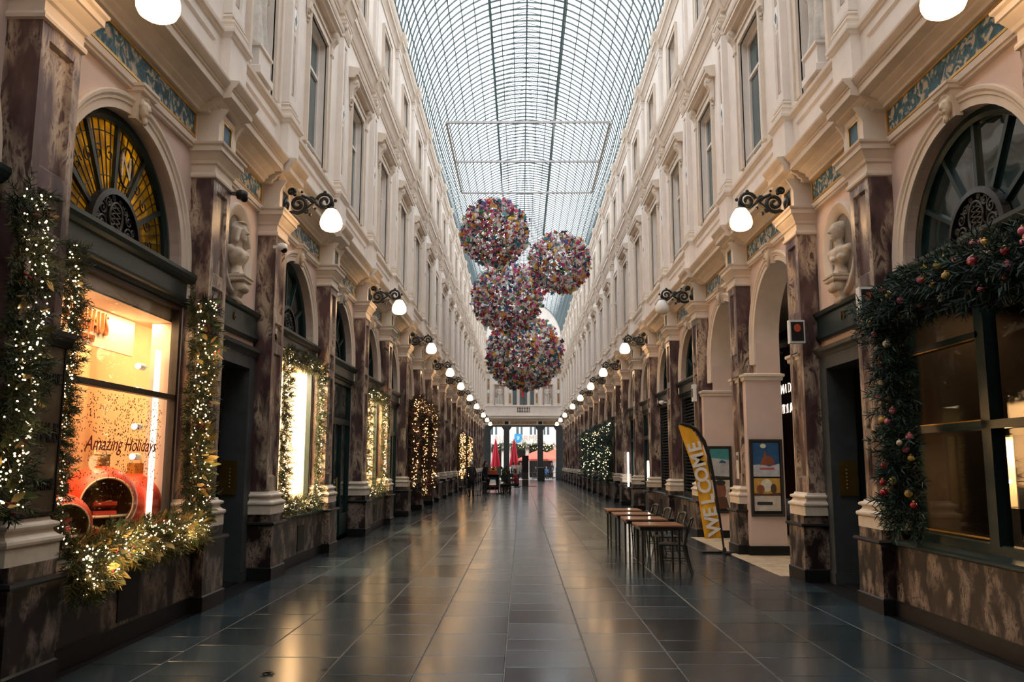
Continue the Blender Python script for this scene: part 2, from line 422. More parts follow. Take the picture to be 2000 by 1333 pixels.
mb = MB().box(3.62, 8.2, 12.15, 18.45, -.1, .004); obj('passage_paving', mb, travertine, floor)
obj('threshold_left', MB().box(-5.2, -3.8, -9, 81.2, -.1, -.004), black_stone, floor)
obj('threshold_right', MB().box(3.8, 5.2, -9, 81.2, -.1, -.004), black_stone, floor)

# ------------------------------------------------------------------ shared architectural meshes (wall-local: +x into the gallery)
def panelled_front(mb, x, y0, y1, z0, z1, holes, d):
    """front face at x with recessed panels (y0,y1,z0,z1), plus a slim raised fillet around each"""
    ys = sorted({y0, y1} | {h[0] for h in holes} | {h[1] for h in holes}); zs = sorted({z0, z1} | {h[2] for h in holes} | {h[3] for h in holes})
    for a, b in zip(ys, ys[1:]):
        for c, e in zip(zs, zs[1:]):
            inside = any(h[0] <= a and b <= h[1] and h[2] <= c and e <= h[3] for h in holes)
            if not inside: mb.add([(x, a, c), (x, b, c), (x, b, e), (x, a, e)], [(0, 1, 2, 3)])
    for h in holes:
        a, b, c, e = h; i = d*.8; xr = x-d
        o = [(x, a, c), (x, b, c), (x, b, e), (x, a, e)]; q = [(xr, a+i, c+i), (xr, b-i, c+i), (xr, b-i, e-i), (xr, a+i, e-i)]
        mb.add(o+q, [(0, 1, 5, 4), (1, 2, 6, 5), (2, 3, 7, 6), (3, 0, 4, 7), (4, 5, 6, 7)])
def cyc(pts, base, back):  # closed profile polygon (x,z)
    return pts+[(back, pts[-1][1]), (back, pts[0][1])]
def shaft_mesh():
    mb = MB(); hw, x, z0, z1 = .27, .28, 1.24, 5.05
    panelled_front(mb, x, -hw, hw, z0, z1, [(-.17, .17, 1.45, 3.28), (-.17, .17, 3.42, 3.74), (-.17, .17, 3.90, 4.92)], .035)
    for s in (-1, 1): mb.add([(0, s*hw, z0), (x, s*hw, z0), (x, s*hw, z1), (0, s*hw, z1)], [(0, 1, 2, 3)])
    mb.rings([[(x-.035, .075*a, 3.58+.10*b) for a, b in ((1,0),(0,1),(-1,0),(0,-1))], [(x-.01, .05*a, 3.58+.07*b) for a, b in ((1,0),(0,1),(-1,0),(0,-1))]], smooth=False)
    return mb.mesh('shaft')
ME = {}
ME['plinth'] = MB().molded(.42, .335, [(0, 0), (0, .165), (-.015, .18)]).mesh('plinth')
ME['pedestal'] = MB().molded(.40, .315, [(0, .18), (0, .76)]).molded(.38, .29, [(0, .81), (0, .92)]).mesh('pedestal')
ME['ledge'] = MB().molded(.43, .345, [(0, .765), (.012, .785), (0, .81)]).mesh('ledge')
ME['base'] = MB().molded(.34, .30, [(.03, .92), (.03, 1.035), (.022, 1.04), (.045, 1.055), (.05, 1.075), (.045, 1.095), (.02, 1.105), (.0, 1.125), (-.01, 1.15), (0, 1.16), (.022, 1.17), (.026, 1.185), (.02, 1.20), (-.02, 1.215), (-.03, 1.24)]).mesh('base')
ME['shaft'] = shaft_mesh()
ME['capital'] = MB().molded(.28, .27, [(0, 5.04), (.025, 5.05), (.03, 5.075), (.025, 5.10), (.008, 5.11), (.008, 5.20), (.03, 5.215), (.04, 5.25), (.085, 5.32), (.095, 5.34), (.115, 5.345), (.115, 5.405), (.14, 5.425), (.145, 5.45)]).mesh('capital')
def entab_block():
    mb = MB(); x, hw, z0, z1 = .31, .285, 5.45, 5.90
    panelled_front(mb, x, -hw, hw, z0, z1, [(-.16, .16, 5.50, 5.83)], .02)
    for s in (-1, 1): mb.add([(0, s*hw, z0), (x, s*hw, z0), (x, s*hw, z1), (0, s*hw, z1)], [(0, 1, 2, 3)])
    for s in (-1, 1):  # scrolled bracket sides under the cornice break
        mb.prism([(x, 5.72), (x+.02, 5.78), (x+.06, 5.84), (x+.10, 5.90), (x, 5.92)], 'y', s*hw-.03*(s > 0), s*hw+.03*(s < 0))
    return mb.mesh('entablature_block')
ME['entab'] = entab_block()
ME['bluepanel'] = MB().box(.285, .293, -.125, .125, 5.535, 5.795).mesh('blue_panel')
def frame_mb(mb, x0, x1, y0, y1, z0, z1, w):
    mb.box(x0, x1, y0, y1, z0, z0+w); mb.box(x0, x1, y0, y1, z1-w, z1); mb.box(x0, x1, y0, y0+w, z0+w, z1-w); mb.box(x0, x1, y1-w, y1, z0+w, z1-w); return mb
ME['goldframe'] = frame_mb(MB(), .285, .308, -.15, .15, 5.51, 5.82, .022).mesh('gilt_frame')
COR1 = [(.06, 5.84), (.10, 5.845), (.105, 5.88), (.14, 5.90), (.16, 5.915), (.16, 5.94), (.23, 5.975), (.25, 5.985), (.25, 6.005), (.37, 6.015), (.375, 6.02), (.375, 6.105), (.39, 6.11), (.39, 6.13), (.41, 6.14), (.435, 6.17), (.455, 6.20), (.46, 6.225), (.20, 6.25)]
COR2 = [(.26, 10.70), (.29, 10.705), (.295, 10.74), (.32, 10.76), (.34, 10.80), (.36, 10.86), (.40, 10.93), (.41, 10.96), (.44, 10.965), (.445, 11.10), (.465, 11.11), (.465, 11.15), (.49, 11.20), (.51, 11.26), (.515, 11.32), (.52, 11.35), (.22, 11.39)]
COR3 = [(.26, 13.72), (.29, 13.73), (.30, 13.80), (.33, 13.86), (.36, 13.90), (.40, 13.92), (.40, 14.03), (.42, 14.05), (.45, 14.12), (.46, 14.20), (.465, 14.24), (.0, 14.27)]
def cor_mesh(prof, h0, h1, dx, back, name):
    return MB().prism([(p[0]+dx, p[1]) for p in prof]+[(back, prof[-1][1]), (back, prof[0][1])], 'y', h0, h1).mesh(name)
HW1 = .37
ME['cor1_res'] = cor_mesh(COR1, -HW1, HW1, .10, -.1, 'cornice_break')
ME['cor2_res'] = cor_mesh(COR2, -.30, .30, .09, -.1, 'upper_cornice_break')
ME['cor3_res'] = cor_mesh(COR3, -.28, .28, .09, -.1, 'crowning_cornice_break')
CAP = [(0, 6.83), (.02, 6.84), (.03, 6.87), (.055, 6.885), (.06, 6.925), (.05, 6.93), (.05, 6.95), (.0, 6.975)]
ME['pedestal2'] = MB().molded(.40, .29, [(0, 6.22), (0, 6.83)]+CAP).mesh('parapet_pedestal')
ME['base2'] = MB().molded(.36, .20, [(.05, 6.97), (.05, 7.03), (.06, 7.06), (.05, 7.09), (.02, 7.10), (.015, 7.13), (.03, 7.15), (.02, 7.18), (0, 7.20)]).mesh('upper_base')
def shaft2():
    mb = MB(); x, hw, z0, z1 = .37, .21, 7.20, 10.22
    panelled_front(mb, x, -hw, hw, z0, z1, [(-.115, .115, 7.34, 10.10)], .03)
    for s in (-1, 1): mb.add([(.2, s*hw, z0), (x, s*hw, z0), (x, s*hw, z1), (.2, s*hw, z1)], [(0, 1, 2, 3)])
    return mb.mesh('upper_shaft')
ME['shaft2'] = shaft2()
ME['inlay'] = MB().box(.335, .346, -.075, .075, 7.42, 8.42).box(.335, .346, -.075, .075, 8.90, 10.02).mesh('marble_inlay')
def lozenge(r0, r1, x0, x1, z): 
    return MB().rings([[(x0, r0*a, z+1.9*r0*b) for a, b in ((1,0),(0,1),(-1,0),(0,-1))], [(x1, r1*a, z+1.9*r1*b) for a, b in ((1,0),(0,1),(-1,0),(0,-1))]], smooth=False)
ME['lozenge'] = lozenge(.105, .095, .335, .362, 8.66).mesh('lozenge')
ME['lozenge_eye'] = lozenge(.05, .05, .36, .366, 8.66).mesh('lozenge_eye')
def cap2():
    mb = MB().molded(.37, .21, [(0, 10.22), (.02, 10.23), (.02, 10.26), (0, 10.27), (0, 10.33), (.03, 10.46), (.06, 10.50), (.06, 10.55), (.075, 10.57), (.075, 10.60)])
    for s in (-1, 1):
        mb.lathe([(.002, -.03), (.055, -.03), (.06, 0), (.055, .03), (.002, .03)], 10, (.40, s*.20, 10.44), axis='x')
    for k in range(5):
        y = -.16+.08*k; mb.tube([(.37, y, 10.28), (.40, y, 10.36), (.43, y, 10.42), (.44, y, 10.40)], [.035, .035, .025, .012], 6)
    return mb.mesh('upper_capital')
ME['cap2'] = cap2()
ME['block2'] = MB().box(.2, .36, -.22, .22, 10.60, 10.76).mesh('upper_block')
ME['pil3'] = None
def pil3():
    mb = MB().molded(.34, .18, [(.03, 11.38), (.03, 11.52), (0, 11.55)])
    panelled_front(mb, .34, -.18, .18, 11.55, 13.45, [(-.09, .09, 11.68, 13.34)], .03)
    for s in (-1, 1): mb.add([(.2, s*.18, 11.55), (.34, s*.18, 11.55), (.34, s*.18, 13.45), (.2, s*.18, 13.45)], [(0, 1, 2, 3)])
    mb.molded(.34, .18, [(0, 13.45), (.03, 13.48), (.03, 13.53), (.01, 13.55), (.03, 13.66), (.05, 13.68), (.05, 13.74)])
    return mb.mesh('top_pilaster')
ME['pil3'] = pil3()
ME['inlay3'] = MB().box(.305, .316, -.055, .055, 11.73, 12.35).box(.305, .316, -.055, .055, 12.70, 13.29).mesh('top_inlay')

# bay meshes for half length h
RA, RT, ZC = 1.26, 1.42, 3.88
NA = 28
def arch_pts(r, x, zc=ZC, n=NA): return [(x, -r*math.cos(PI*k/n), zc+r*math.sin(PI*k/n)) for k in range(n+1)]
def arched_wall(h, depth=.34, x=0.0, zb=0.0, zt=5.44, RL=RA, zl=0.0):
    mb = MB(); A = arch_pts(RA, x)
    for s in (-1, 1):
        mb.add([(x, s*h, zl), (x, s*RA, zl), (x, s*RA, ZC), (x, s*h, ZC)], [(0, 1, 2, 3)])
        if zl > zb:
            mb.add([(x, s*h, zb), (x, s*RL, zb), (x, s*RL, zl), (x, s*h, zl)], [(0, 1, 2, 3)]); mb.add([(x, s*RL, zb), (x-depth, s*RL, zb), (x-depth, s*RL, zl), (x, s*RL, zl)], [(0, 1, 2, 3)])
            mb.add([(x, s*RL, zl), (x-depth, s*RL, zl), (x-depth, s*RA, zl), (x, s*RA, zl)], [(0, 1, 2, 3)])
    top = []
    for p in A:
        t = (p[1]/RA+1)/2; ang = math.atan2(p[2]-ZC, p[1])
        if abs(p[1])/h*(zt-ZC) > (p[2]-ZC): k = h/abs(p[1]); q = (x, math.copysign(h, p[1]), ZC+(p[2]-ZC)*k)
        else: k = (zt-ZC)/(p[2]-ZC); q = (x, p[1]*k, zt)
        top.append(q)
    for k in range(NA):
        mb.add([A[k], A[k+1], top[k+1], top[k]], [(0, 1, 2, 3)])
        a, b = top[k], top[k+1]
        if abs(abs(a[1])-abs(b[1])) > 1e-6 and abs(a[2]-b[2]) > 1e-6:
            mb.add([a, b, (x, math.copysign(h, a[1]+b[1]), zt)], [(0, 1, 2)])
    B = [(x-depth, p[1], p[2]) for p in A]
    F = [(x, -RA, zl)]+A+[(x, RA, zl)]; G = [(x-depth, -RA, zl)]+B+[(x-depth, RA, zl)]
    mb.add(F+G, [(i, i+1, len(F)+i+1, len(F)+i) for i in range(len(F)-1)])
    return mb
def arch_trim(x0=0.0):
    prof = [(RA-.005, 0), (RA-.005, .03), (RA+.07, .035), (RA+.08, .05), (RA+.105, .055), (RA+.13, .075), (RT, .08), (RT+.012, .06), (RT+.012, 0)]
    rs = []
    for k in range(NA+1):
        a = PI*k/NA; rs.append([(x0+d, -r*math.cos(a), ZC+r*math.sin(a)) for r, d in prof])
    rs = [[(p[0], p[1], 3.50) for p in rs[0]]]+rs+[[(p[0], p[1], 3.50) for p in rs[-1]]]
    return MB().rings(rs, smooth=False, closed=False, cap=False)
ME['wallW'] = arched_wall(1.725).mesh('arched_wall')
ME['wallS'] = arched_wall(1.725, RL=1.42, zl=3.46).mesh('arched_wall')
ME['trim'] = arch_trim().mesh('arch_moulding')
def keystone():
    mb = MB(); 
    mb.rings([[(0, -.10, 5.10), (.07, -.09, 5.10), (.07, .09, 5.10), (0, .10, 5.10)], [(0, -.14, 5.36), (.13, -.13, 5.36), (.13, .13, 5.36), (0, .14, 5.36)]], smooth=False)
    mb.molded(.14, .13, [(0, 5.35), (.025, 5.365), (.03, 5.40), (.045, 5.41), (.045, 5.44), (0, 5.45)])
    return mb.mesh('keystone')
ME['keystone'] = keystone()
def mask():
    c = (.6, .52, .44)
    return blob([('ell', (.11, 0, 5.22), (.05, .08, .105), c), ('cap', (.15, 0, 5.25), (.17, 0, 5.21), .014, .02, c), ('ell', (.145, -.03, 5.255), (.02, .022, .012), c), ('ell', (.145, .03, 5.255), (.02, .022, .012), c),
      ('cap', (.15, -.03, 5.165), (.15, .03, 5.165), .012, .012, c), ('ell', (.10, -.07, 5.27), (.04, .035, .06), c), ('ell', (.10, .07, 5.27), (.04, .035, .06), c), ('ell', (.11, 0, 5.33), (.045, .07, .03), c), ('ell', (.12, 0, 5.10), (.03, .03, .05), c)], .012, 'mask')
ME['mask'] = mask()
def bay_set(h, tag):
    ME['arch_band'+tag] = MB().prism([(0, 5.38), (.055, 5.38), (.055, 5.41), (.075, 5.415), (.075, 5.485), (.06, 5.49), (.06, 5.5), (0, 5.5)], 'y', -h+.28, h-.28).mesh('architrave')
    ME['frieze'+tag] = MB().box(0, .045, -h+.285, h-.285, 5.49, 5.85).mesh('frieze')
    ME['fpanel'+tag] = MB().box(.045, .052, -h+.40, h-.40, 5.53, 5.80).mesh('painted_panel')
    ME['fframe'+tag] = frame_mb(MB(), .045, .065, -h+.36, h-.36, 5.505, 5.825, .028).mesh('gilt_frame')
    ME['cor1'+tag] = cor_mesh(COR1, -h+HW1, h-HW1, 0, -.1, 'cornice')
    mb = MB(); panelled_front(mb, .28, -h+.28, h-.28, 6.22, 6.83, [(-h+.45, h-.45, 6.36, 6.72)], .03)
    ME['parapet'+tag] = mb.mesh('parapet')
    ME['pcap'+tag] = MB().prism([(.28+o, z) for o, z in CAP]+[(0, 6.975), (0, 6.83)], 'y', -h+.28, h-.28).mesh('parapet_capping')
    ME['cor2'+tag] = cor_mesh(COR2, -h+.30, h-.30, 0, -.1, 'upper_cornice')
    ME['cor3'+tag] = cor_mesh(COR3, -h+.28, h-.28, 0, -.1, 'crowning_cornice')
bay_set(1.725, 'W'); bay_set(1.225, 'N')
def holed(x, y0, y1, z0, z1, hole, depth):
    a, b, c, e = hole; mb = MB()
    for q in ((y0, a, z0, z1), (b, y1, z0, z1), (a, b, z0, c), (a, b, e, z1)):
        if q[1]-q[0] > 1e-4 and q[3]-q[2] > 1e-4: mb.add([(x, q[0], q[2]), (x, q[1], q[2]), (x, q[1], q[3]), (x, q[0], q[3])], [(0, 1, 2, 3)])
    o = [(x, a, c), (x, b, c), (x, b, e), (x, a, e)]; i = [(x-depth, p[1], p[2]) for p in o]
    mb.add(o+i, [(0, 1, 5, 4), (1, 2, 6, 5), (2, 3, 7, 6), (3, 0, 4, 7)])
    return mb
U2 = (-.60, .60, 7.08, 9.52); U3 = (-.52, .52, 11.62, 13.18)
ME['up2W'] = holed(.26, -1.725, 1.725, 6.9, 10.72, U2, .20).mesh('upper_wall')
ME['up3W'] = holed(.26, -1.725, 1.725, 11.36, 13.75, U3, .20).mesh('top_wall')
N2 = (-.52, .52, 7.02, 9.70)
ME['up2N'] = holed(.26, -1.225, 1.225, 6.9, 10.72, N2, .42).add([(-.16, -.52, 7.02), (-.16, .52, 7.02), (-.16, .52, 9.70), (-.16, -.52, 9.70)], [(0, 1, 2, 3)]).mesh('upper_wall')
ME['up3N'] = holed(.26, -1.225, 1.225, 11.36, 13.75, U3, .20).mesh('top_wall')
def surround(hole, w=.13):
    a, b, c, e = hole; mb = MB(); x = .26
    for q in ((a-w, a, c, e+w), (b, b+w, c, e+w)): mb.box(x-.02, x+.045, *q); 
    mb.box(x-.02, x+.045, a, b, e, e+w)
    for q in ((a-w-.03, a-w, c, e+w+.03), (b+w, b+w+.03, c, e+w+.03)): mb.box(x-.02, x+.075, *q)
    mb.box(x-.02, x+.075, a-w, b+w, e+w, e+w+.03)
    return mb
ME['sur2'] = surround(U2).mesh('window_surround'); ME['sur3'] = surround(U3, .10).mesh('top_window_surround'); ME['surN'] = surround(N2).mesh('niche_surround')
HOOD = [(.26, 9.86), (.40, 9.865), (.405, 9.89), (.43, 9.92), (.47, 9.925), (.47, 9.98), (.485, 9.99), (.50, 10.03), (.505, 10.07), (.26, 10.12)]
ME['hood'] = MB().prism(HOOD, 'y', -.96, .96).box(.2, .29, -.80, .80, 9.68, 9.86).mesh('window_hood')
def console():
    mb = MB(); pts = [(.27, 9.86), (.44, 9.86), (.455, 9.80), (.43, 9.72), (.38, 9.66), (.34, 9.58), (.325, 9.48), (.335, 9.42), (.31, 9.37), (.28, 9.36), (.27, 9.30)]
    mb.prism(pts, 'y', -.075, .075)
    mb.lathe([(.002, -.09), (.045, -.09), (.06, -.08), (.06, .08), (.045, .09), (.002, .09)], 10, (.39, 0, 9.80), axis='y')
    mb.lathe([(.002, -.085), (.03, -.085), (.035, 0), (.03, .085), (.002, .085)], 8, (.315, 0, 9.42), axis='y')
    mb.ball((.29, 0, 9.30), .035, 8, 6); mb.ball((.285, 0, 9.23), .02, 6, 5)
    return mb.mesh('console')
ME['console'] = console()
def sash(hole, x, rails):
    a, b, c, e = hole; mb = frame_mb(MB(), x-.03, x+.03, a, b, c, e, .06)
    for z in rails: mb.box(x-.035, x+.035, a+.06, b-.06, z-.03, z+.03)
    mb.box(x-.02, x+.02, -.03, .03, c+.06, rails[0]-.03)
    return mb
ME['sash2'] = sash(U2, .10, [8.80]).mesh('window_frame')
ME['sash3'] = sash(U3, .10, [12.75]).mesh('window_frame')
ME['pane2'] = MB().box(.09, .095, U2[0]+.05, U2[1]-.05, U2[2]+.05, U2[3]-.05).mesh('pane')
ME['pane3'] = MB().box(.09, .095, U3[0]+.05, U3[1]-.05, U3[2]+.05, U3[3]-.05).mesh('pane')
ME['guard'] = MB().box(.20, .24, -.60, .60, 7.20, 7.24).box(.20, .24, -.60, .60, 7.10, 7.12).mesh('window_guard')
# fanlight
XF = -.16
def fan_frame():
    mb = MB(); rs = []
    for k in range(NA+1):
        a = PI*k/NA; rs.append([(XF+d, -r*math.cos(a), ZC+r*math.sin(a)) for r, d in ((RA, -.04), (RA, .05), (RA-.06, .06), (RA-.10, .03), (RA-.10, -.04))])
    mb.rings(rs, smooth=False, closed=False, cap=False)
    return mb.mesh('fanlight_frame')
ME['fan_frame'] = fan_frame()
def fan_bar(): return MB().bar((XF, 0, .46), (XF, 0, RA-.06), .05, .055).mesh('glazing_bar')
ME['fan_bar'] = fan_bar()
def sector(a0, a1, x, r0=.40, r1=RA-.07, n=6):
    pts = [(x, -r1*math.cos(a0+(a1-a0)*k/n), r1*math.sin(a0+(a1-a0)*k/n)) for k in range(n+1)]+[(x, -r0*math.cos(a1+(a0-a1)*k/n), r0*math.sin(a1+(a0-a1)*k/n)) for k in range(n+1)]
    m = len(pts); mb = MB(); q = [(p[0]-.006, p[1], p[2]) for p in pts]
    fs = [(k, k+1, 2*n-k, 2*n+1-k) for k in range(n)]
    return mb.add(pts, fs).add(q, [f[::-1] for f in fs])
FAN_A = [0, 30, 60, 90, 120, 150, 180]
ME['sectors'] = [sector(math.radians(FAN_A[k]), math.radians(FAN_A[k+1]), XF-.01).mesh('pane') for k in range(6)]
ME['sheet'] = sector(0, PI, XF-.01, r0=.05, n=18).mesh('pane')
def spiral(cx, cz, r0, r1, a0, turns, x, n=18, yz=True):
    out = []
    for k in range(n+1):
        t = k/n; a = a0+2*PI*turns*t; r = r0+(r1-r0)*t; out.append((x, cx+r*math.cos(a), cz+r*math.sin(a)))
    return out
def fan_grille():
    mb = MB(); n = 18; rs = []
    for k in range(n+1):
        a = PI*k/n; rs.append([(XF+.03+d, -r*math.cos(a), r*math.sin(a)) for r, d in ((.49, -.03), (.49, .05), (.43, .06), (.43, -.03))])
    mb.rings(rs, smooth=False, closed=True, cap=True)
    mb.tube([(XF+.05, .12*math.cos(a), .20+.16*math.sin(a)) for a in np.linspace(0, 2*PI, 20)[:-1]], .018, 5, closed=True)
    for k in range(-2, 3):
        mb.bar((XF+.05, -.1, .20+.055*k-.03), (XF+.05, .1, .20+.055*k+.03), .012); mb.bar((XF+.05, -.1, .20+.055*k+.03), (XF+.05, .1, .20+.055*k-.03), .012)
    for s in (-1, 1):
        for (cyy, cz, r, a0) in ((.25, .09, .085, 0), (.26, .24, .075, 1.5), (.17, .33, .06, 2.5), (.36, .05, .045, 3), (.07, .39, .035, 0), (.35, .15, .04, 4)):
            p = [(q[0], s*q[1], q[2]) for q in spiral(cyy, cz, r, .012, a0, 1.5, XF+.05, 14)]; mb.tube(p, .014, 5)
    return mb.mesh('fanlight_grille')
ME['fan_grille'] = fan_grille()
ME['grille_back'] = sector(0, PI, XF+.0, r0=.02, r1=.46, n=14).mesh('grille_back')
def beam(h):
    return MB().prism([(-.30, 3.46), (.03, 3.46), (.04, 3.50), (.08, 3.51), (.085, 3.54), (.06, 3.55), (.06, 3.72), (.09, 3.73), (.12, 3.76), (.14, 3.80), (.14, 3.84), (-.30, 3.885)], 'y', -h, h)
ME['beamW'] = beam(1.455).mesh('shop_beam')
ME['beamN'] = MB().prism([(0, 3.42), (.05, 3.42), (.08, 3.45), (.08, 3.50), (.05, 3.51), (.05, 3.76), (.09, 3.78), (.11, 3.83), (0, 3.85)], 'y', -.955, .955).mesh('name_band')
# shop base
ME['sill_base'] = MB().box(-.25, .26, -1.40, 1.40, .165, .76).mesh('stall_riser'); ME['sill_plinth'] = MB().box(-.25, .285, -1.40, 1.40, 0, .165).mesh('riser_plinth')
ME['sill'] = MB().prism([(-.25, .76), (.28, .76), (.30, .775), (.30, .80), (.27, .815), (-.25, .83)], 'y', -1.40, 1.40).mesh('shop_sill')
ME['vent'] = MB().box(.25, .268, -.2, .2, .2, .62).mesh('cellar_hatch')
# niche bay wall: oval opening
OZ, OA, OB = 4.56, .40, .50
def oval(a, b, x, n=36): return [(x, a*math.cos(2*PI*k/n), OZ+b*math.sin(2*PI*k/n)) for k in range(n)]
def niche_wall(h=1.225):
    mb = MB(); n = 36; A = oval(OA, OB, 0); zb, zt = 3.3, 5.44
    Q = []
    for p in A:
        dy, dz = p[1], p[2]-OZ; lim = zt-OZ if dz > 0 else OZ-zb
        k = min(h/max(abs(dy), 1e-9), lim/max(abs(dz), 1e-9)); Q.append((0, dy*k, OZ+dz*k))
    for k in range(n):
        j = (k+1) % n; mb.add([A[k], A[j], Q[j], Q[k]], [(0, 1, 2, 3)])
        a, b = Q[k], Q[j]
        if abs(a[1]-b[1]) > 1e-6 and abs(a[2]-b[2]) > 1e-6:
            ym = math.copysign(h, a[1]+b[1]); zm = zt if a[2]+b[2] > 2*OZ else zb; mb.add([a, b, (0, ym, zm)], [(0, 1, 2)])
    rs = [A]
    for t in (.15, .3, .45, .6, .75, .88, .97):
        w = math.sqrt(1-t*t); rs.append([(-.52*t, p[1]*w, OZ+(p[2]-OZ)*w) for p in A])
    ME['shell'] = MB().rings(rs, cap=True).mesh('niche_shell')
    for s in (-1, 1):
        y0, y1 = sorted((s*.80, s*h)); mb.box(-.35, 0, y0, y1, 0, 3.3)
    return mb.mesh('niche_wall')
ME['wallN'] = niche_wall()
def oval_trim():
    rs = []
    for o, d in ((-.005, 0), (-.005, .03), (.05, .035), (.07, .055), (.10, .06), (.13, .085), (.155, .07), (.165, 0)):
        rs.append(oval(OA+o, OB+o, d))
    return MB().rings(rs, cap=False).mesh('oval_moulding')
ME['oval_trim'] = oval_trim()
def niche_bracket():
    mb = MB(); mb.molded(.20, .15, [(0, 4.10), (.02, 4.115), (.02, 4.15), (.035, 4.16), (.035, 4.185), (0, 4.19)], x0=-.12)
    mb.prism([(-.05, 4.10), (.19, 4.10), (.205, 4.05), (.19, 4.00), (.13, 3.96), (.10, 3.90), (.115, 3.85), (.09, 3.80), (.0, 3.79)], 'y', -.10, .10)
    mb.lathe([(.002, -.125), (.05, -.125), (.065, -.11), (.07, 0), (.065, .11), (.05, .125), (.002, .125)], 12, (.14, 0, 4.03), axis='y')
    mb.lathe([(.002, -.115), (.035, -.115), (.045, 0), (.035, .115), (.002, .115)], 10, (.09, 0, 3.85), axis='y')
    return mb.mesh('scroll_bracket')
ME['bracket'] = niche_bracket()
# door of a niche bay
ME['door_surround'] = MB().box(-.36, .05, -.955, -.70, 0, 3.16).box(-.36, .05, .70, .955, 0, 3.16).box(-.36, .05, -.955, .955, 3.0, 3.18).prism([(-.1, 3.18), (.06, 3.18), (.08, 3.22), (.12, 3.25), (.13, 3.30), (-.1, 3.31)], 'y', -.96, .96).box(-.36, .07, -.965, -.69, 0, .16).box(-.36, .07, .69, .965, 0, .16).mesh('door_surround')
def door_leaf():
    mb = MB(); panelled_front(mb, -.42, -.35, .35, .02, 3.0, [(-.24, .24, .18, .75), (-.24, .24, .95, 1.18), (-.24, .24, 1.32, 2.30), (-.24, .24, 2.45, 2.85)], .03)
    mb.box(-.40, -.385, -.27, .27, 2.34, 2.37); mb.box(-.40, -.385, -.24, .24, 2.40, 2.42); mb.box(-.40, -.385, -.27, .27, 1.22, 1.25)
    for s in (-1, 1): mb.add([(-.46, s*.35, .02), (-.42, s*.35, .02), (-.42, s*.35, 3.0), (-.46, s*.35, 3.0)], [(0, 1, 2, 3)])
    return mb.mesh('door_leaf')
ME['leaf'] = door_leaf()
ME['knob'] = MB().lathe([(.003, 0), (.03, .005), (.03, .02), (.012, .03), (.028, .05), (.022, .07), (.003, .075)], 10, axis='x').mesh('door_knob')

# ------------------------------------------------------------------ walls
def pilaster(side, Y, far):
    par, s = SIDES[side]; y = Y*s
    p = obj('pilaster', ME['shaft'], marb, par, (0, y, 0))
    for nm, key, m in (('plinth', 'plinth', black_stone), ('pedestal', 'pedestal', dado), ('ledge', 'ledge', black_stone), ('base', 'base', stonew), ('capital', 'capital', cream),
                       ('entablature_block', 'entab', cream), ('blue_panel', 'bluepanel', bluep), ('gilt_frame', 'goldframe', gold), ('cornice_break', 'cor1_res', cream)):
        if far and nm in ('ledge', 'gilt_frame'): continue
        obj(nm, ME[key], m, p)
    q = obj('upper_pilaster', ME['shaft2'], cream2, par, (0, y, 0))
    for nm, key, m in (('pedestal', 'pedestal2', cream2), ('base', 'base2', cream), ('inlay', 'inlay', orange_marble), ('lozenge', 'lozenge', white_paint), ('lozenge_eye', 'lozenge_eye', black_stone), ('capital', 'cap2', cream), ('block', 'block2', cream2), ('cornice_break', 'cor2_res', cream)):
        if far and nm in ('lozenge', 'lozenge_eye', 'base'): continue
        obj(nm, ME[key], m, q)
    t = obj('top_pilaster', ME['pil3'], cream2, par, (0, y, 0))
    obj('inlay', ME['inlay3'], orange_marble, t); obj('cornice_break', ME['cor3_res'], cream, t)
for side in 'LR':
    for Y in PY: pilaster(side, Y, Y > 45)
OPEN = {('R', 11.86), ('R', 15.31)}
STAINED = ('L', 5.96)
amber = None
def fanlight(side, Y, far, stained=False):
    par, s = SIDES[side]
    f = obj('fanlight', ME['fan_frame'], green, par, (0, Y*s, 0))
    gm = MATS['stained_glass'] if stained else dglass
    if far: obj('pane', ME['sheet'], gm, f, (0, 0, ZC))
    else:
        for k in range(6): obj('pane', ME['sectors'][k], gm, f, (0, 0, ZC))
    for k in range(1, 6):
        b = obj('glazing_bar', ME['fan_bar'], green, f, (0, 0, ZC)); b.rotation_euler = (math.radians(90-30*k), 0, 0)
    obj('grille', ME['fan_grille'], iron, f, (0, 0, ZC)); obj('grille_back', ME['grille_back'], black_stone, f, (0, 0, ZC))
    return f
def stained_glass():
    m, nt, b = new_mat('stained_glass')
    tc = N(nt, 'ShaderNodeTexCoord'); n1 = N(nt, 'ShaderNodeTexNoise', i_Scale=5., i_Detail=4., i_Roughness=.6, i_Distortion=.8); nt.links.new(tc.outputs['Object'], n1.inputs['Vector'])
    r = ramp(nt, [(.3, (.16, .10, .012)), (.5, (.38, .25, .025)), (.7, (.62, .44, .07))]); nt.links.new(n1.outputs['Fac'], r.inputs['Fac'])
    nt.links.new(r.outputs[0], b.inputs['Base Color']); b.inputs['Roughness'].default_value = .15
    o = nt.nodes['Material Output']; t = N(nt, 'ShaderNodeBsdfTranslucent'); nt.links.new(r.outputs[0], t.inputs[0])
    mx = N(nt, 'ShaderNodeMixShader', i_0=.6); nt.links.new(b.outputs[0], mx.inputs[1]); nt.links.new(t.outputs[0], mx.inputs[2]); nt.links.new(mx.outputs[0], o.inputs[0])
stained_glass()
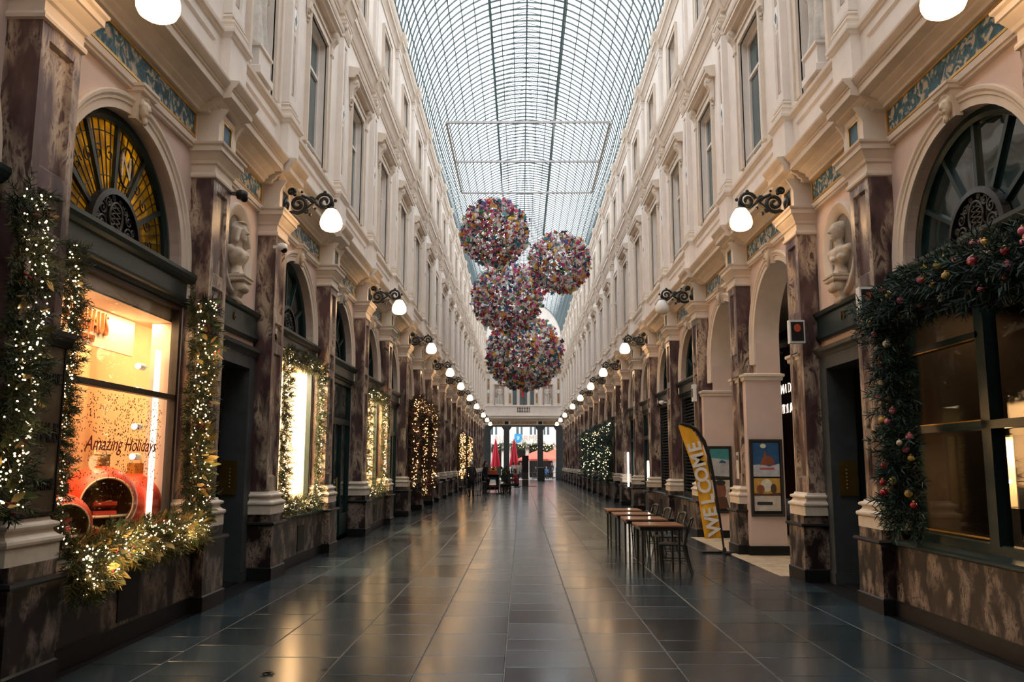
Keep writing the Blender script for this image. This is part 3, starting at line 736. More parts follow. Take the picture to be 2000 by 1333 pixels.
for side in 'LR':
    par, s = SIDES[side]
    for b in BAYS:
        Y = (b[0]+b[1])/2; y = Y*s; far = Y > 42; nic = is_niche(b); tg = 'N' if nic else 'W'
        w = obj('bay_wall', ME['wallS' if (not nic and (side, b[0]) not in OPEN) else 'wall'+tg], pink, par, (0, y, 0))
        if nic:
            obj('oval_moulding', ME['oval_trim'], cream, w); obj('niche_shell', ME['shell'], niche_shade_grey, w); obj('scroll_bracket', ME['bracket'], bust_m, w); obj('name_band', ME['beamN'], green, w)
        else:
            obj('arch_moulding', ME['trim'], cream, w)
            k = obj('keystone', ME['keystone'], cream, w)
            if not far: obj('mask', ME['mask'], bust_m, w)
        e = obj('frieze', ME['frieze'+tg], cream, par, (0, y, 0))
        obj('architrave', ME['arch_band'+tg], cream, e); obj('painted_panel', ME['fpanel'+tg], frieze_m, e); obj('gilt_frame', ME['fframe'+tg], gold, e); obj('cornice', ME['cor1'+tg], cream, e)
        p = obj('parapet', ME['parapet'+tg], cream2, par, (0, y, 0)); obj('capping', ME['pcap'+tg], cream, p)
        u = obj('upper_wall', ME['up2'+tg], cream2, par, (0, y, 0)); obj('upper_cornice', ME['cor2'+tg], cream, u)
        if nic: obj('niche_surround', ME['surN'], cream, u)
        else:
            obj('window_surround', ME['sur2'], cream, u); obj('window_hood', ME['hood'], cream, u)
            for c in (-.78, .78): obj('console', ME['console'], cream, u, (0, c, 0))
            wf = obj('upper_window', ME['sash2'], cream2, par, (0, y, 0)); obj('pane', ME['pane2'], uglass, wf); obj('window_guard', ME['guard'], cream, wf)
        t = obj('top_wall', ME['up3'+tg], cream2, par, (0, y, 0)); obj('top_window_surround', ME['sur3'], cream, t); obj('crowning_cornice', ME['cor3'+tg], cream, t)
        wf = obj('top_window', ME['sash3'], cream2, par, (0, y, 0)); obj('pane', ME['pane3'], uglass, wf)
        if not nic and (side, b[0]) not in OPEN:
            fanlight(side, Y, far, (side, b[0]) == STAINED)
            obj('shop_beam', ME['beamW'], green, par, (0, y, 0))
    # roof curb and the masonry behind the wall face
    obj('roof_curb', MB().box(-.6, .30, min(-9*s, (YEND+.6)*s), max(-9*s, (YEND+.6)*s), 14.24, 14.40), cream, par)
    obj('masonry', MB().box(-3.2, -3.0, min(-9*s, 81*s), max(-9*s, 81*s), 0, 14.3), dark, par)
    obj('upper_floor', MB().box(-3.2, -.45, min(-9*s, 81*s), max(-9*s, 81*s), 5.5, 5.7), dark, par)
obj('wall_back', MB().box(-5, 5, -9.3, -9.0, 0, 18.4), cream, kind='structure', label='plain wall closing the gallery')  # added and unseen: stops sky light where the gallery really runs on

# ------------------------------------------------------------------ glass roof
roof = empty('ceiling', kind='structure', label='barrel vault of thin iron ribs and glass')
RX, RZ0 = 3.90, 14.32
def vp_(a, r=RX): return (-r*math.cos(a), RZ0+r*math.sin(a)*1.02)
NV = 36
def rib_mesh():
    rs = []
    for k in range(NV+1):
        a = PI*k/NV; o = []
        for r, d in ((RX-.03, -.016), (RX-.03, .016), (RX+.02, .016), (RX+.02, -.016)):
            x, z = vp_(a, r); o.append((x, d, z))
        rs.append(o)
    return MB().rings(rs, smooth=False).mesh('rib')
rib = rib_mesh(); STEP = .40
ry = -8.6; ribs = []
while ry < YEND+.3: ribs.append(ry); ry += STEP
for y in ribs: obj('rib', rib, roof_iron, roof, (0, y, 0))
PA = [7.6*k for k in range(1, 10)]; PA = sorted(PA+[180-a for a in PA]+[69.5, 110.5, 75.5, 82.5, 90, 97.5, 104.5])
PA = [a for a in PA if not (68.0 < a < 69)]
for a in PA:
    x, z = vp_(math.radians(a)); w = .031 if a not in (69.5, 110.5) else .09
    mb = MB().box(-w/2, w/2, -8.8, YEND+.4, -w/2-.005, w/2)
    o = obj('purlin', mb, roof_iron if w < .05 else roof_iron2, roof, (x, 0, z)); o.rotation_euler = (0, math.radians(a-90), 0)
# raised lantern over the crown
LX0 = RX*math.cos(math.radians(69.5)); LZ0 = vp_(math.radians(69.5))[1]
mb = MB()
for s in (-1, 1): mb.box(s*LX0-.02, s*LX0+.02, -8.8, YEND+.4, LZ0+.32, LZ0+.37)
mb.box(-.03, .03, -8.8, YEND+.4, LZ0+.70, LZ0+.78)
obj('lantern_frame', mb, roof_iron2, roof)
lr = MB()
for s in (-1, 1):
    lr.bar((s*LX0, 0, LZ0), (s*LX0, 0, LZ0+.36), .025); lr.bar((s*LX0, 0, LZ0+.35), (0, 0, LZ0+.74), .022)
lr = lr.mesh('lantern_rafter')
for y in ribs[::1]: obj('lantern_rafter', lr, roof_iron, roof, (0, y+STEP/2, 0))
PAg = [0]+[a for a in PA if a <= 69.5 or a >= 110.5]+[180]
cells = []
for y in ribs[:-1]:
    for a0, a1 in zip(PAg, PAg[1:]):
        if a0 >= 69 and a1 <= 111: continue
        cells.append((y, a0, a1))
nearp = [c for c in cells if 20.0 < c[0] < 26.6]
nearp = sorted(nearp)[:300]; nps = set(nearp)
def pane_quad(c, y0=None):
    y, a0, a1 = c; x0, z0 = vp_(math.radians(a0), RX+.01); x1, z1 = vp_(math.radians(a1), RX+.01)
    return [(x0, y, z0), (x1, y, z1), (x1, y+STEP, z1), (x0, y+STEP, z0)]
cache = {}
for c in nearp:
    if c[1:] not in cache: cache[c[1:]] = MB().add(pane_quad((0,)+c[1:]), [(0, 1, 2, 3)]).mesh('pane')
    obj('pane', cache[c[1:]], roofglass, roof, (0, c[0], 0))
mb = MB()
for c in cells:
    if c not in nps: mb.add(pane_quad(c), [(0, 1, 2, 3)])
for s in (-1, 1): mb.add([(s*LX0, -8.8, LZ0+.36), (0, -8.8, LZ0+.75), (0, YEND, LZ0+.75), (s*LX0, YEND, LZ0+.36)], [(0, 1, 2, 3)])
obj('far_panes', mb, roofglass, roof, kind='stuff')

# ------------------------------------------------------------------ end wall
wallE = empty('wall_end', (0, YEND, 0), kind='structure', label='far gable wall with entablature, statues and portal')
mb = MB()
for x0, x1 in ((-4.3, -3.42), (-1.95, -1.30), (1.48, 2.10), (3.42, 4.3)): pass
piers = [(-4.3, -3.30), (-1.98, -1.42), (1.42, 1.98), (3.30, 4.3)]
for x0, x1 in piers:
    m_ = MB(); xc = (x0+x1)/2; hw = (x1-x0)/2
    m_.box(-hw, hw, -.05, .75, 0, 5.35); m_.box(-hw-.05, hw+.05, -.10, .80, 0, 1.2); m_.box(-hw-.03, hw+.03, -.08, .78, 1.2, 1.3)
    for s in (-1, 1): m_.prism([(s*hw, 5.0), (s*(hw+.10), 5.12), (s*(hw+.25), 5.38), (s*hw, 5.38)], 'y', -.05, .75)
    obj('pier', m_, grey_stone, wallE, (xc, 0, 0))
obj('lintel', MB().box(-4.3, 4.3, -.06, .8, 5.35, 5.50), grey_stone, wallE)
obj('frieze', MB().box(-4.3, 4.3, 0, .8, 5.50, 6.0), cream, wallE)
for x0, x1 in ((-3.4, -2.0), (-1.3, 1.3), (2.0, 3.4)): obj('painted_panel', MB().box(x0, x1, -.03, 0, 5.58, 5.88), orange_marble, wallE)
for x in (-1.7, 1.7): obj('dark_panel', MB().box(x-.2, x+.2, -.04, 0, 5.58, 5.88), black_stone, wallE)
obj('cornice', MB().prism([(0, 6.0), (-.15, 6.02), (-.2, 6.12), (-.42, 6.15), (-.42, 6.3), (-.5, 6.42), (0, 6.46)], 'x', -4.3, 4.3), cream, wallE)
obj('parapet', MB().box(-4.3, 4.3, -.12, .5, 6.40, 7.4).prism([(-.10, 7.35), (-.2, 7.38), (-.2, 7.45), (0, 7.47)], 'x', -4.3, 4.3), cream2, wallE)
obj('balustrade_recess', MB().box(-.62, .62, -.135, -.12, 6.78, 7.28), dark, wallE)
bal = MB().lathe([(.03, 6.78), (.05, 6.82), (.03, 6.88), (.065, 6.98), (.05, 7.08), (.025, 7.18), (.05, 7.24), (.05, 7.28)], 8).mesh('baluster')
for k in range(7): obj('baluster', bal, cream2, wallE, (-.51+.17*k, -.16, 0))
mb = holed(0, -4.3, 4.3, 7.4, 11.4, (-2.95, -1.95, 7.5, 9.6), .35)
def swapxy(mb, sgn=1):
    mb.v = [(v[1], -v[0]*sgn, v[2]) for v in mb.v]; return mb
g = swapxy(holed(0, -4.3, 0, 7.4, 11.4, (-2.95, -1.95, 7.5, 9.6), .35)); obj('gable_wall', g, cream2, wallE)
g = swapxy(holed(0, 0, 4.3, 7.4, 11.4, (1.95, 2.95, 7.5, 9.6), .35)); obj('gable_wall', g, cream2, wallE)
obj('niche_back', MB().box(-3.0, -1.9, .34, .36, 7.4, 9.7).box(1.9, 3.0, .34, .36, 7.4, 9.7), pink, wallE)
for x in (-2.45, 2.45): obj('niche_surround', swapxy(frame_mb(MB(), -.0, .05, x-.62, x+.62, 7.42, 9.72, .10)), cream, wallE)
for x in (-3.55, -1.35, 1.35, 3.55):
    st = obj('inlaid_strip', MB().box(x-.17, x+.17, -.06, 0, 7.47, 10.6), cream, wallE); obj('inlay', MB().box(x-.1, x+.1, -.075, -.06, 7.7, 8.7).box(x-.1, x+.1, -.075, -.06, 9.1, 10.2), orange_marble, st)
    obj('lozenge', MB().rings([[(x+.16*a, -.07, 8.9+.22*b) for a, b in ((1,0),(0,1),(-1,0),(0,-1))], [(x+.12*a, -.09, 8.9+.18*b) for a, b in ((1,0),(0,1),(-1,0),(0,-1))]], smooth=False), white_paint, st)
for x, hw in ((-.88, .22), (0, .38), (.88, .22)):
    wo = obj('gable_window', swapxy(frame_mb(MB(), 0, .06, x-hw-.08, x+hw+.08, 7.45, 9.9, .09)), cream, wallE); obj('pane', MB().box(x-hw, x+hw, -.02, -.01, 7.5, 9.8), uglass, wo)
obj('upper_cornice', MB().prism([(0, 10.72), (-.1, 10.78), (-.3, 10.95), (-.3, 11.1), (-.4, 11.3), (0, 11.36)], 'x', -4.3, 4.3), cream, wallE)
obj('top_gable', MB().box(-4.3, 4.3, 0, .3, 11.3, 14.35), cream2, wallE)
obj('crowning_cornice', MB().prism([(0, 13.8), (-.2, 13.95), (-.3, 14.2), (0, 14.25)], 'x', -4.3, 4.3), cream, wallE)
pts = [vp_(PI*k/24, RX+.1) for k in range(25)]
obj('lunette', MB().prism(pts, 'y', .05, .25), cream2, wallE)

# ------------------------------------------------------------------ shop fronts
paleroom = plain('warm_display_lining', (.74, .56, .36), .7, var=.08, scale=2)
cream_room = plain('cream_display_lining', (.86, .74, .58), .7, var=.05, scale=2)
def area(name, loc, sx, sy, power, col, rot=(0, 0, 0), parent=None):
    l = bpy.data.lights.new(name, 'AREA'); l.shape = 'RECTANGLE'; l.size = sx; l.size_y = sy; l.energy = power; l.color = col
    o = bpy.data.objects.new(name, l); o.location = loc; o.rotation_euler = rot; COL.objects.link(o)
    if parent: o.parent = parent
    return o
def riser(side, Y, hatch=False, sill=True):
    par, s = SIDES[side]
    r = obj('stall_riser', ME['sill_base'], dado, par, (0, Y*s, 0)); obj('plinth', ME['sill_plinth'], black_stone, r); obj('sill', ME['sill'], green, r)
    if hatch: obj('cellar_hatch', ME['vent'], black_stone, r)
XG = -.05
F_dark = frame_mb(frame_mb(MB(), XG-.04, XG+.05, -1.42, 1.42, .82, 3.47, .09), XG-.02, XG+.07, -1.36, 1.36, 2.62, 2.72, .05).box(XG-.03, XG+.05, -.035, .035, .9, 2.64).mesh('shop_window')
P_low = MB().box(XG-.012, XG-.004, .02, 1.36, .88, 2.64).mesh('pane'); P_low2 = MB().box(XG-.012, XG-.004, -1.36, -.02, .88, 2.64).mesh('pane'); P_top = MB().box(XG-.012, XG-.004, -1.36, 1.36, 2.70, 3.42).mesh('pane')
def shop_dark(side, Y, g=None):
    par, s = SIDES[side]; g = g or dglass; riser(side, Y)
    f = obj('shop_window', F_dark, green, par, (0, Y*s, 0))
    for p in (P_low, P_low2, P_top): obj('pane', p, g, f)
F_door = frame_mb(frame_mb(MB(), XG-.04, XG+.05, -1.42, 1.42, .0, 3.47, .10), XG-.04, XG+.05, -.62, .62, .0, 2.55, .07).box(XG-.05, XG+.06, -1.36, 1.36, 2.5, 2.62).box(XG-.04, XG+.05, -1.36, -.62, .0, .55).box(XG-.04, XG+.05, .62, 1.36, .0, .55).box(XG-.02, XG+.03, -.05, .05, .07, 2.5).box(XG-.03, XG+.03, -.56, .56, .07, .32).mesh('shop_door')
PD = [MB().box(XG-.012, XG-.004, a, b, c, e).mesh('pane') for a, b, c, e in ((-1.36, -.62, .5, 2.52), (.62, 1.36, .5, 2.52), (-.56, -.04, .3, 2.48), (.04, .56, .3, 2.48), (-1.36, 1.36, 2.6, 3.4))]
HANDLE = MB().bar((XG+.08, .09, .95), (XG+.08, .09, 1.35), .025).bar((XG, .09, 1.0), (XG+.08, .09, 1.0), .02).bar((XG, .09, 1.3), (XG+.08, .09, 1.3), .02).mesh('pull_handle')
def shop_doors(side, Y, g=None):
    par, s = SIDES[side]; g = g or dglass
    f = obj('shop_door', F_door, green, par, (0, Y*s, 0))
    for p in PD: obj('pane', p, g, f)
    obj('handle', HANDLE, gold, f)
def room(mb, h, zb, zt, x0=-.2, x1=-1.5):
    mb.add([(x0, -h, zb), (x1, -h, zb), (x1, h, zb), (x0, h, zb)], [(0, 3, 2, 1)]); mb.add([(x0, -h, zt), (x1, -h, zt), (x1, h, zt), (x0, h, zt)], [(0, 1, 2, 3)])
    mb.add([(x1, -h, zb), (x1, h, zb), (x1, h, zt), (x1, -h, zt)], [(0, 1, 2, 3)])
    for y in (-h, h): mb.add([(x0, y, zb), (x1, y, zb), (x1, y, zt), (x0, y, zt)], [(0, 1, 2, 3)])
    return mb
F_lit = frame_mb(MB(), XG-.04, XG+.05, -1.42, 1.42, .82, 3.47, .07).mesh('shop_window')
P_lit = MB().box(XG-.012, XG-.006, -1.36, 1.36, .88, 3.41).mesh('pane')
ROOM = room(MB(), 1.415, .80, 3.46, -.06).mesh('display_lining')
def shop_lit(side, Y, power, col, lining):
    par, s = SIDES[side]; riser(side, Y, True)
    f = obj('shop_window', F_lit, green, par, (0, Y*s, 0)); obj('pane', P_lit, shopglass, f); obj('display_lining', ROOM, lining, f)
    area('display_light', (-.75, 0, 3.40), .9, 2.4, power, col, parent=f)
    for yy in (-.8, 0, .8):
        c = obj('downlight', MB().lathe([(.06, 3.36), (.06, 3.455)], 12, (-.6, yy, 0)), white_paint, f)
    return f
def door_n(n, side, Y, label):
    d = empty('door_%d' % n, wp(side, 0, Y), 0 if side == 'L' else PI, kind='structure', label=label)
    obj('surround', ME['door_surround'], grey_stone, d)
    for y in (-.35, .35): 
        l = obj('leaf', ME['leaf'], green, d, (0, y, 0)); obj('knob', ME['knob'], gold, l, (-.42, -.27 if y > 0 else .27, 1.15))
    obj('porch', MB().box(-.5, -.36, -.71, .71, 3.0, 3.1).box(-.60, -.46, -.8, .8, 0, 3.2).box(-.5, 0.02, -.71, .71, -.01, .015).box(-.62, -.33, -.86, -.70, 0, 3.2).box(-.62, -.33, .70, .86, 0, 3.2), black_stone, d)
    return d
dn = 0
for side in 'LR':
    for b in BAYS:
        if is_niche(b):
            dn += 1
            door_n(dn, side, (b[0]+b[1])/2, 'dark green panelled double door under an oval niche')
KIND = {('L', 5.96): 'chocolate', ('L', 11.86): 'lit', ('L', 15.31): 'door', ('L', 18.76): 'lit2', ('L', 22.21): 'yellow', ('L', 25.66): 'door', ('L', 29.11): 'door',
        ('R', 5.96): 'jewel', ('R', 11.86): 'open', ('R', 15.31): 'open', ('R', 18.76): 'grille', ('R', 22.21): 'grille', ('R', 25.66): 'door', ('R', 29.11): 'tube'}
for side in 'LR':
    for b in BAYS:
        if is_niche(b): continue
        k = KIND.get((side, b[0])); Y = (b[0]+b[1])/2
        if k is None:
            (shop_doors if int(b[0]*7) % 3 == 0 else shop_dark)(side, Y)
        elif k == 'door': shop_doors(side, Y)
        elif k == 'lit': shop_lit(side, Y, 420, (1, .76, .48), cream_room)
        elif k == 'lit2': shop_lit(side, Y, 380, (1, .70, .38), cream_room)
        elif k == 'yellow':
            f = shop_doors(side, Y, shopglass)
            r = obj('interior_lining', room(MB(), 1.62, 0, 3.46, -.2, -1.5).mesh('interior_lining'), plain('yellow_lining', (.42, .36, .17), .8), SIDES[side][0], (0, Y*SIDES[side][1], 0))
            area('interior_light', (-.8, 0, 3.4), .9, 2.4, 16, (1, .82, .5), parent=r)

# --- chocolate shop: display behind the near lit window
YC = 7.685
par, s = SIDES['L']
riser('L', YC, True)
cf = obj('shop_window', frame_mb(MB(), XG-.04, XG+.05, -1.42, 1.42, .82, 3.47, .06).box(XG-.03, XG+.05, -1.38, 1.38, 2.36, 2.42), dwood, par, (0, YC, 0))
obj('pane', MB().box(XG-.012, XG-.006, -1.37, 1.37, .87, 2.37), shopglass, cf); obj('pane', MB().box(XG-.012, XG-.006, -1.37, 1.37, 2.41, 3.42), shopglass, cf)
mb = MB(); h0, h1 = -1.62, 1.98
mb.add([(-.2, h0, .80), (-1.5, h0, .80), (-1.5, h1, .80), (-.2, h1, .80)], [(0, 3, 2, 1)]); mb.add([(-.2, h0, 3.46), (-1.5, h0, 3.46), (-1.5, h1, 3.46), (-.2, h1, 3.46)], [(0, 1, 2, 3)])
for y in (h0, h1): mb.add([(-.2, y, .8), (-1.5, y, .8), (-1.5, y, 3.46), (-.2, y, 3.46)], [(0, 1, 2, 3)])
mb.add([(-.12, 1.42, .8), (-.12, h1, .8), (-.12, h1, 3.46), (-.12, 1.42, 3.46)], [(0, 1, 2, 3)])
obj('display_lining', mb, paleroom, cf)
mb = MB(); ys = np.linspace(h0, h1, 49); pr = []
for k, y in enumerate(ys): pr.append((-1.22+.10*math.sin(k*.9)+.05*math.sin(k*.37+1), y))
for z0, z1 in ((.8, 3.46),): mb.add([(p[0], p[1], z0) for p in pr]+[(p[0], p[1], z1) for p in pr], [(k, k+1, 49+k+1, 49+k) for k in range(48)], True)
obj('pleated_backdrop', mb, paleroom, cf)
obj('fascia_box', MB().box(-.17, -.11, h0, h1, 3.28, 3.46).box(-.54, -.11, h0, h1, 3.27, 3.29), cream_room, cf)
obj('sign_board', MB().box(-.54, -.50, -1.3, 1.33, 2.86, 3.27), cream_room, cf)
area('display_light', (-.85, .15, 3.42), .5, 3.0, 60, (1, .66, .33), parent=cf)
area('front_display_light', (-.32, .1, 3.262), .20, 2.6, 34, (1, .66, .33), parent=cf)
copper = plain('copper_letters', (.50, .17, .06), .35, metal=.5)
def put_text(sx, size, mat, side, lx, Y, z, parent=None, depth=.02, mirror=False, spacing=1., name='lettering', shear=0., **pr):
    """letters on a plane parallel to a side wall, readable from the gallery"""
    me = text_mesh(sx, size, depth, spacing=spacing, shear=shear, name=name)
    # text x -> reading direction, text y -> up, text z -> out of the wall
    if side == 'L': M = Matrix(((0, 0, 1, 0), (1, 0, 0, 0), (0, 1, 0, 0), (0, 0, 0, 1)))   # looking at -x wall, right hand is +y
    else: M = Matrix(((0, 0, -1, 0), (-1, 0, 0, 0), (0, 1, 0, 0), (0, 0, 0, 1)))
    if mirror: M = M @ Matrix.Scale(-1, 4, (1, 0, 0))
    xform(me, M)
    o = obj(name, me, mat, None, wp(side, lx, Y, z), **pr)
    if parent: o.parent = parent; o.matrix_parent_inverse = parent.matrix_world.inverted() if False else Matrix.Identity(4)
    return o
sg = empty('shop_sign', wp('L', -.50, 7.97, 3.07), **T('copper shop name lettering on the bright board inside the amber window', 'sign'))
me = text_mesh('NEUHAUS', .34, .03, spacing=1.05); M = Matrix(((0, 0, 1, 0), (.52, 0, 0, 0), (0, 1, 0, 0), (0, 0, 0, 1))); xform(me, M); letters(me, copper, sg, (.02, .0, .03))
me = text_mesh('BRUXELLES 1857', .10, .012, spacing=1.1); xform(me, M); letters(me, copper, sg, (.01, -.02, -.14), 'small_letter')
# window lettering
red_print = plain('red_print', (.35, .04, .02), .6)
me = text_mesh('Amazing Holidays', .20, .004, shear=.35); xform(me, Matrix(((0, 0, 1, 0), (1, 0, 0, 0), (0, 1, 0, 0), (0, 0, 0, 1))))
obj('window_lettering', me, red_print, None, wp('L', XG-.014, 8.05, 1.83), **T('red handwritten greeting printed across the amber shop pane', 'lettering'))
# brown confetti print on the lower pane
Rm = np.repeat(np.eye(3)[None], 1100, 0); ang = rng.uniform(0, PI, 1100); 
Rm[:, 1, 1] = np.cos(ang); Rm[:, 1, 2] = -np.sin(ang); Rm[:, 2, 1] = np.sin(ang); Rm[:, 2, 2] = np.cos(ang)
zz = 2.34-1.25*rng.beta(1.3, 2.2, 1100); yy = rng.uniform(YC-1.1, YC+1.2, 1100)
Lc = np.stack([np.full(1100, -WX+XG-.016), yy, zz], 1)
tv = np.array([(0, -.010, -.005), (0, .010, -.005), (0, .010, .005), (0, -.010, .005)])
obj('confetti_print', scatter('confetti_print', tv, [(0, 1, 2, 3)], Rm, Lc), plain('brown_print', (.08, .025, .012), .6), None, kind='stuff', **T('brown confetti flecks printed on the amber shop pane', 'print'))
redm = plain('red_lacquer', (.62, .055, .02), .35, var=.05); goldin = plain('brass_lining', (.50, .30, .08), .3, metal=.6); rimm = plain('cream_rim', (.85, .70, .48), .4)
def bauble_box(c, r, opening, label, cap_h=1.0, filled=True):
    c = Vector(c)
    t = empty('bauble_showcase', c, **T(label, 'display bauble', 'giant red baubles in the chocolate display'))
    d = Vector((CAMLOC.x+1.2, CAMLOC.y+3.0, 1.65))-c; d.z = 0; d.normalize(); a = math.atan2(d.y, d.x)
    prof = []; inner = []
    th = math.radians(42) if opening else 0.02
    n = 16; rs = []
    for k in range(n+1):
        w = th+(PI-th)*k/n; rs.append((r*max(math.sin(w), .01), r*math.cos(w)))
    mb = MB().lathe(rs, 28, axis='x', cap=False); sh = obj('shell', mb, redm, t, rz=a)
    if opening:
        rs2 = [(p[0]*.95, p[1]*.95) for p in rs]; obj('lining', MB().lathe(rs2, 28, axis='x', cap=False), goldin, t, rz=a)
        rr = r*math.sin(th); xx = r*math.cos(th)
        obj('rim', MB().tube([(xx, rr*math.cos(q), rr*math.sin(q)) for q in np.linspace(0, 2*PI, 33)[:-1]], r*.025, 6, closed=True), rimm, t, rz=a)
        sf = obj('shelf', MB().lathe([(.005, -.32*r), (.80*r, -.32*r), (.80*r, -.38*r), (.005, -.38*r)], 20), rimm, t)
    cp = obj('cap', MB().box(-.16*r, .16*r, -.18*r, .18*r, .93*r, 1.30*r), goldin, t, rz=a+.5)
    obj('loop', MB().tube([(0, .20*r*math.cos(q), 1.30*r+.26*r*math.sin(q)) for q in np.linspace(0, PI, 10)], .035*r, 6), rimm, cp)
    return t, a
b1, a1 = bauble_box((-4.66, 8.42, 1.24), .385, True, 'largest open red bauble showcase with a chocolate box inside')
b2, a2 = bauble_box((-4.52, 7.48, 1.08), .29, True, 'smaller open red bauble showcase beside the largest one')
b3, a3 = bauble_box((-4.64, 9.16, 1.18), .36, False, 'closed red bauble behind the white strip by the window edge')
for nm, lo in (('shop', None),): pass
choc = plain('chocolate', (.05, .02, .01), .4); redbox = plain('red_card', (.60, .07, .04), .5); ribbon = plain('cream_ribbon', (.80, .62, .36), .5)
cb = empty('chocolate_box', (-4.60, 8.40, 1.24-.32*.385+.003), -.9, **T('open red chocolate box with cream ribbon in the largest bauble', 'box'))
obj('tray', MB().box(-.16, .16, -.11, .11, 0, .04), redbox, cb); obj('lid', MB().rings([[(-.02, -.11, .05), (.17, -.11, .10), (.17, .11, .10), (-.02, .11, .05)], [(-.02, -.11, .085), (.17, -.11, .135), (.17, .11, .135), (-.02, .11, .085)]], smooth=False), redbox, cb)
obj('ribbon', MB().rings([[(-.03, -.115, .08), (.18, .03, .14), (.18, .06, .14), (-.03, -.085, .08)], [(-.03, -.115, .092), (.18, .03, .147), (.18, .06, .147), (-.03, -.085, .092)]], smooth=False), ribbon, cb)
pr = MB().ball((0, 0, 0), .02, 8, 5, (1, 1, .7)).mesh('praline')
for i in range(4):
    for j in range(4): obj('praline', pr, choc, cb, (-.14+.033*i, -.075+.05*j, .05))
rb = empty('gift_box', (-4.50, 7.46, 1.08-.32*.29+.003), .4, **T('small red gift box with cream bow in the smaller bauble', 'box'))
obj('carton', MB().box(-.10, .10, -.09, .09, 0, .15), redbox, rb); obj('ribbon', MB().box(-.103, .103, -.02, .02, -.001, .153).ball((.05, -.03, .17), .03, 8, 5).ball((.05, .03, .17), .03, 8, 5), ribbon, rb)
# light strip and spot lamps at the far edge of the display
obj('light_strip', MB().box(-.02, .02, -.03, .03, 0, 2.05), emit('warm_strip', (1, .8, .55), 2.2), None, wp('L', -.17, 8.93, .87), **T('upright glowing strip at the edge of the amber display', 'light'))
spotm = emit('spot_glow', (1, .86, .62), 12.)
for k, z in enumerate((2.05, 1.72, 2.72, 2.45)):
    t = empty('spot_lamp', wp('L', -.30, 8.80, z), **T('small spot lamp on the upright strip, %s' % ('third from top', 'lowest of four', 'topmost of four', 'second from top')[k], 'lamp', 'spot lamps in the amber display'))
    obj('barrel', MB().lathe([(.035, -.06), (.04, .06)], 12, axis='y'), white_paint, t); obj('lens', MB().lathe([(.003, -.068), (.03, -.066), (.033, -.06)], 12, axis='y'), spotm, t)
    obj('arm', MB().bar((0, .02, 0), (.04, .08, 0), .012), white_paint, t)
# marble name slab on the near pilaster
slabm = marble('bronze_marble', (.045, .028, .014), (.10, .066, .035), (.16, .12, .07), 1.2, .3, (1, 1, 1), vein=.4)
ns = empty('name_slab', wp('L', .30, 5.96, 0), **T('tall bronze marble name slab with dark lettering on the nearest pilaster', 'sign'))
obj('slab', MB().box(-.03, .03, -.27, .27, 1.28, 2.55), slabm, ns); obj('top_moulding', MB().prism([(-.03, 2.55), (.05, 2.55), (.07, 2.60), (.09, 2.63), (.09, 2.67), (-.03, 2.68)], 'y', -.32, .32), black_stone, ns); obj('border', frame_mb(MB(), .02, .04, -.29, .29, 1.26, 2.57, .02), black_stone, ns)
for tx, z, sz, sp in (('CONFISERIE', 2.29, .13, .82), ('NEUHAUS', 1.87, .22, .8), ('CHOCOLATERIE', 1.48, .125, .8)):
    me = text_mesh(tx, sz, .01, spacing=sp); w = max(v.co.x for v in me.vertices)-min(v.co.x for v in me.vertices); k = .50/w
    xform(me, Matrix(((0, 0, 1, 0), (k, 0, 0, 0), (0, 1, 0, 0), (0, 0, 0, 1)))); letters(me, black_stone, ns, (.035, 0, z))
# stained fanlight leads
fan = [o for o in wallL.children if o.name.startswith('fanlight') and abs(o.location.y-YC) < .01][0]
mb = MB()
for a in range(6, 180, 6):
    if a % 30: r = math.radians(a); mb.bar((XF, -.48*math.cos(r), ZC+.48*math.sin(r)), (XF, -1.17*math.cos(r), ZC+1.17*math.sin(r)), .010)
for rr in (1.05, .62): mb.tube([(XF, -rr*math.cos(q), ZC+rr*math.sin(q)) for q in np.linspace(0, PI, 30)], .006, 4)
for k in range(12):
    a = math.radians(10+k*14.5); c, s_ = -.84*math.cos(a), .84*math.sin(a)
    mb.tube([(XF+.002, p[1], ZC+p[2]) for p in spiral(c, s_, .085, .015, a, 1.25, XF, 12)], .008, 4)
obj('leads', mb, iron, fan)
mb = MB(); a = math.radians(105); cyy, cz = -.84*math.cos(a), ZC+.84*math.sin(a)
mb.tube([(XF+.01, cyy+.14*math.cos(q), cz+.21*math.sin(q)) for q in np.linspace(0, 2*PI, 24)[:-1]], .012, 5, closed=True); obj('medallion', mb, iron, fan)
me = text_mesh('N', .36, .01); xform(me, Matrix(((0, 0, 1, 0), (.8, 0, 0, 0), (0, 1, 0, 0), (0, 0, 0, 1)))); obj('letter', me, rimm, fan, (XF+.01, cyy, cz))
area('fanlight_glow', (-.45, 0, 4.4), 1.6, 1.2, 22, (1, .86, .58), rot=(0, -PI/2, 0), parent=fan)

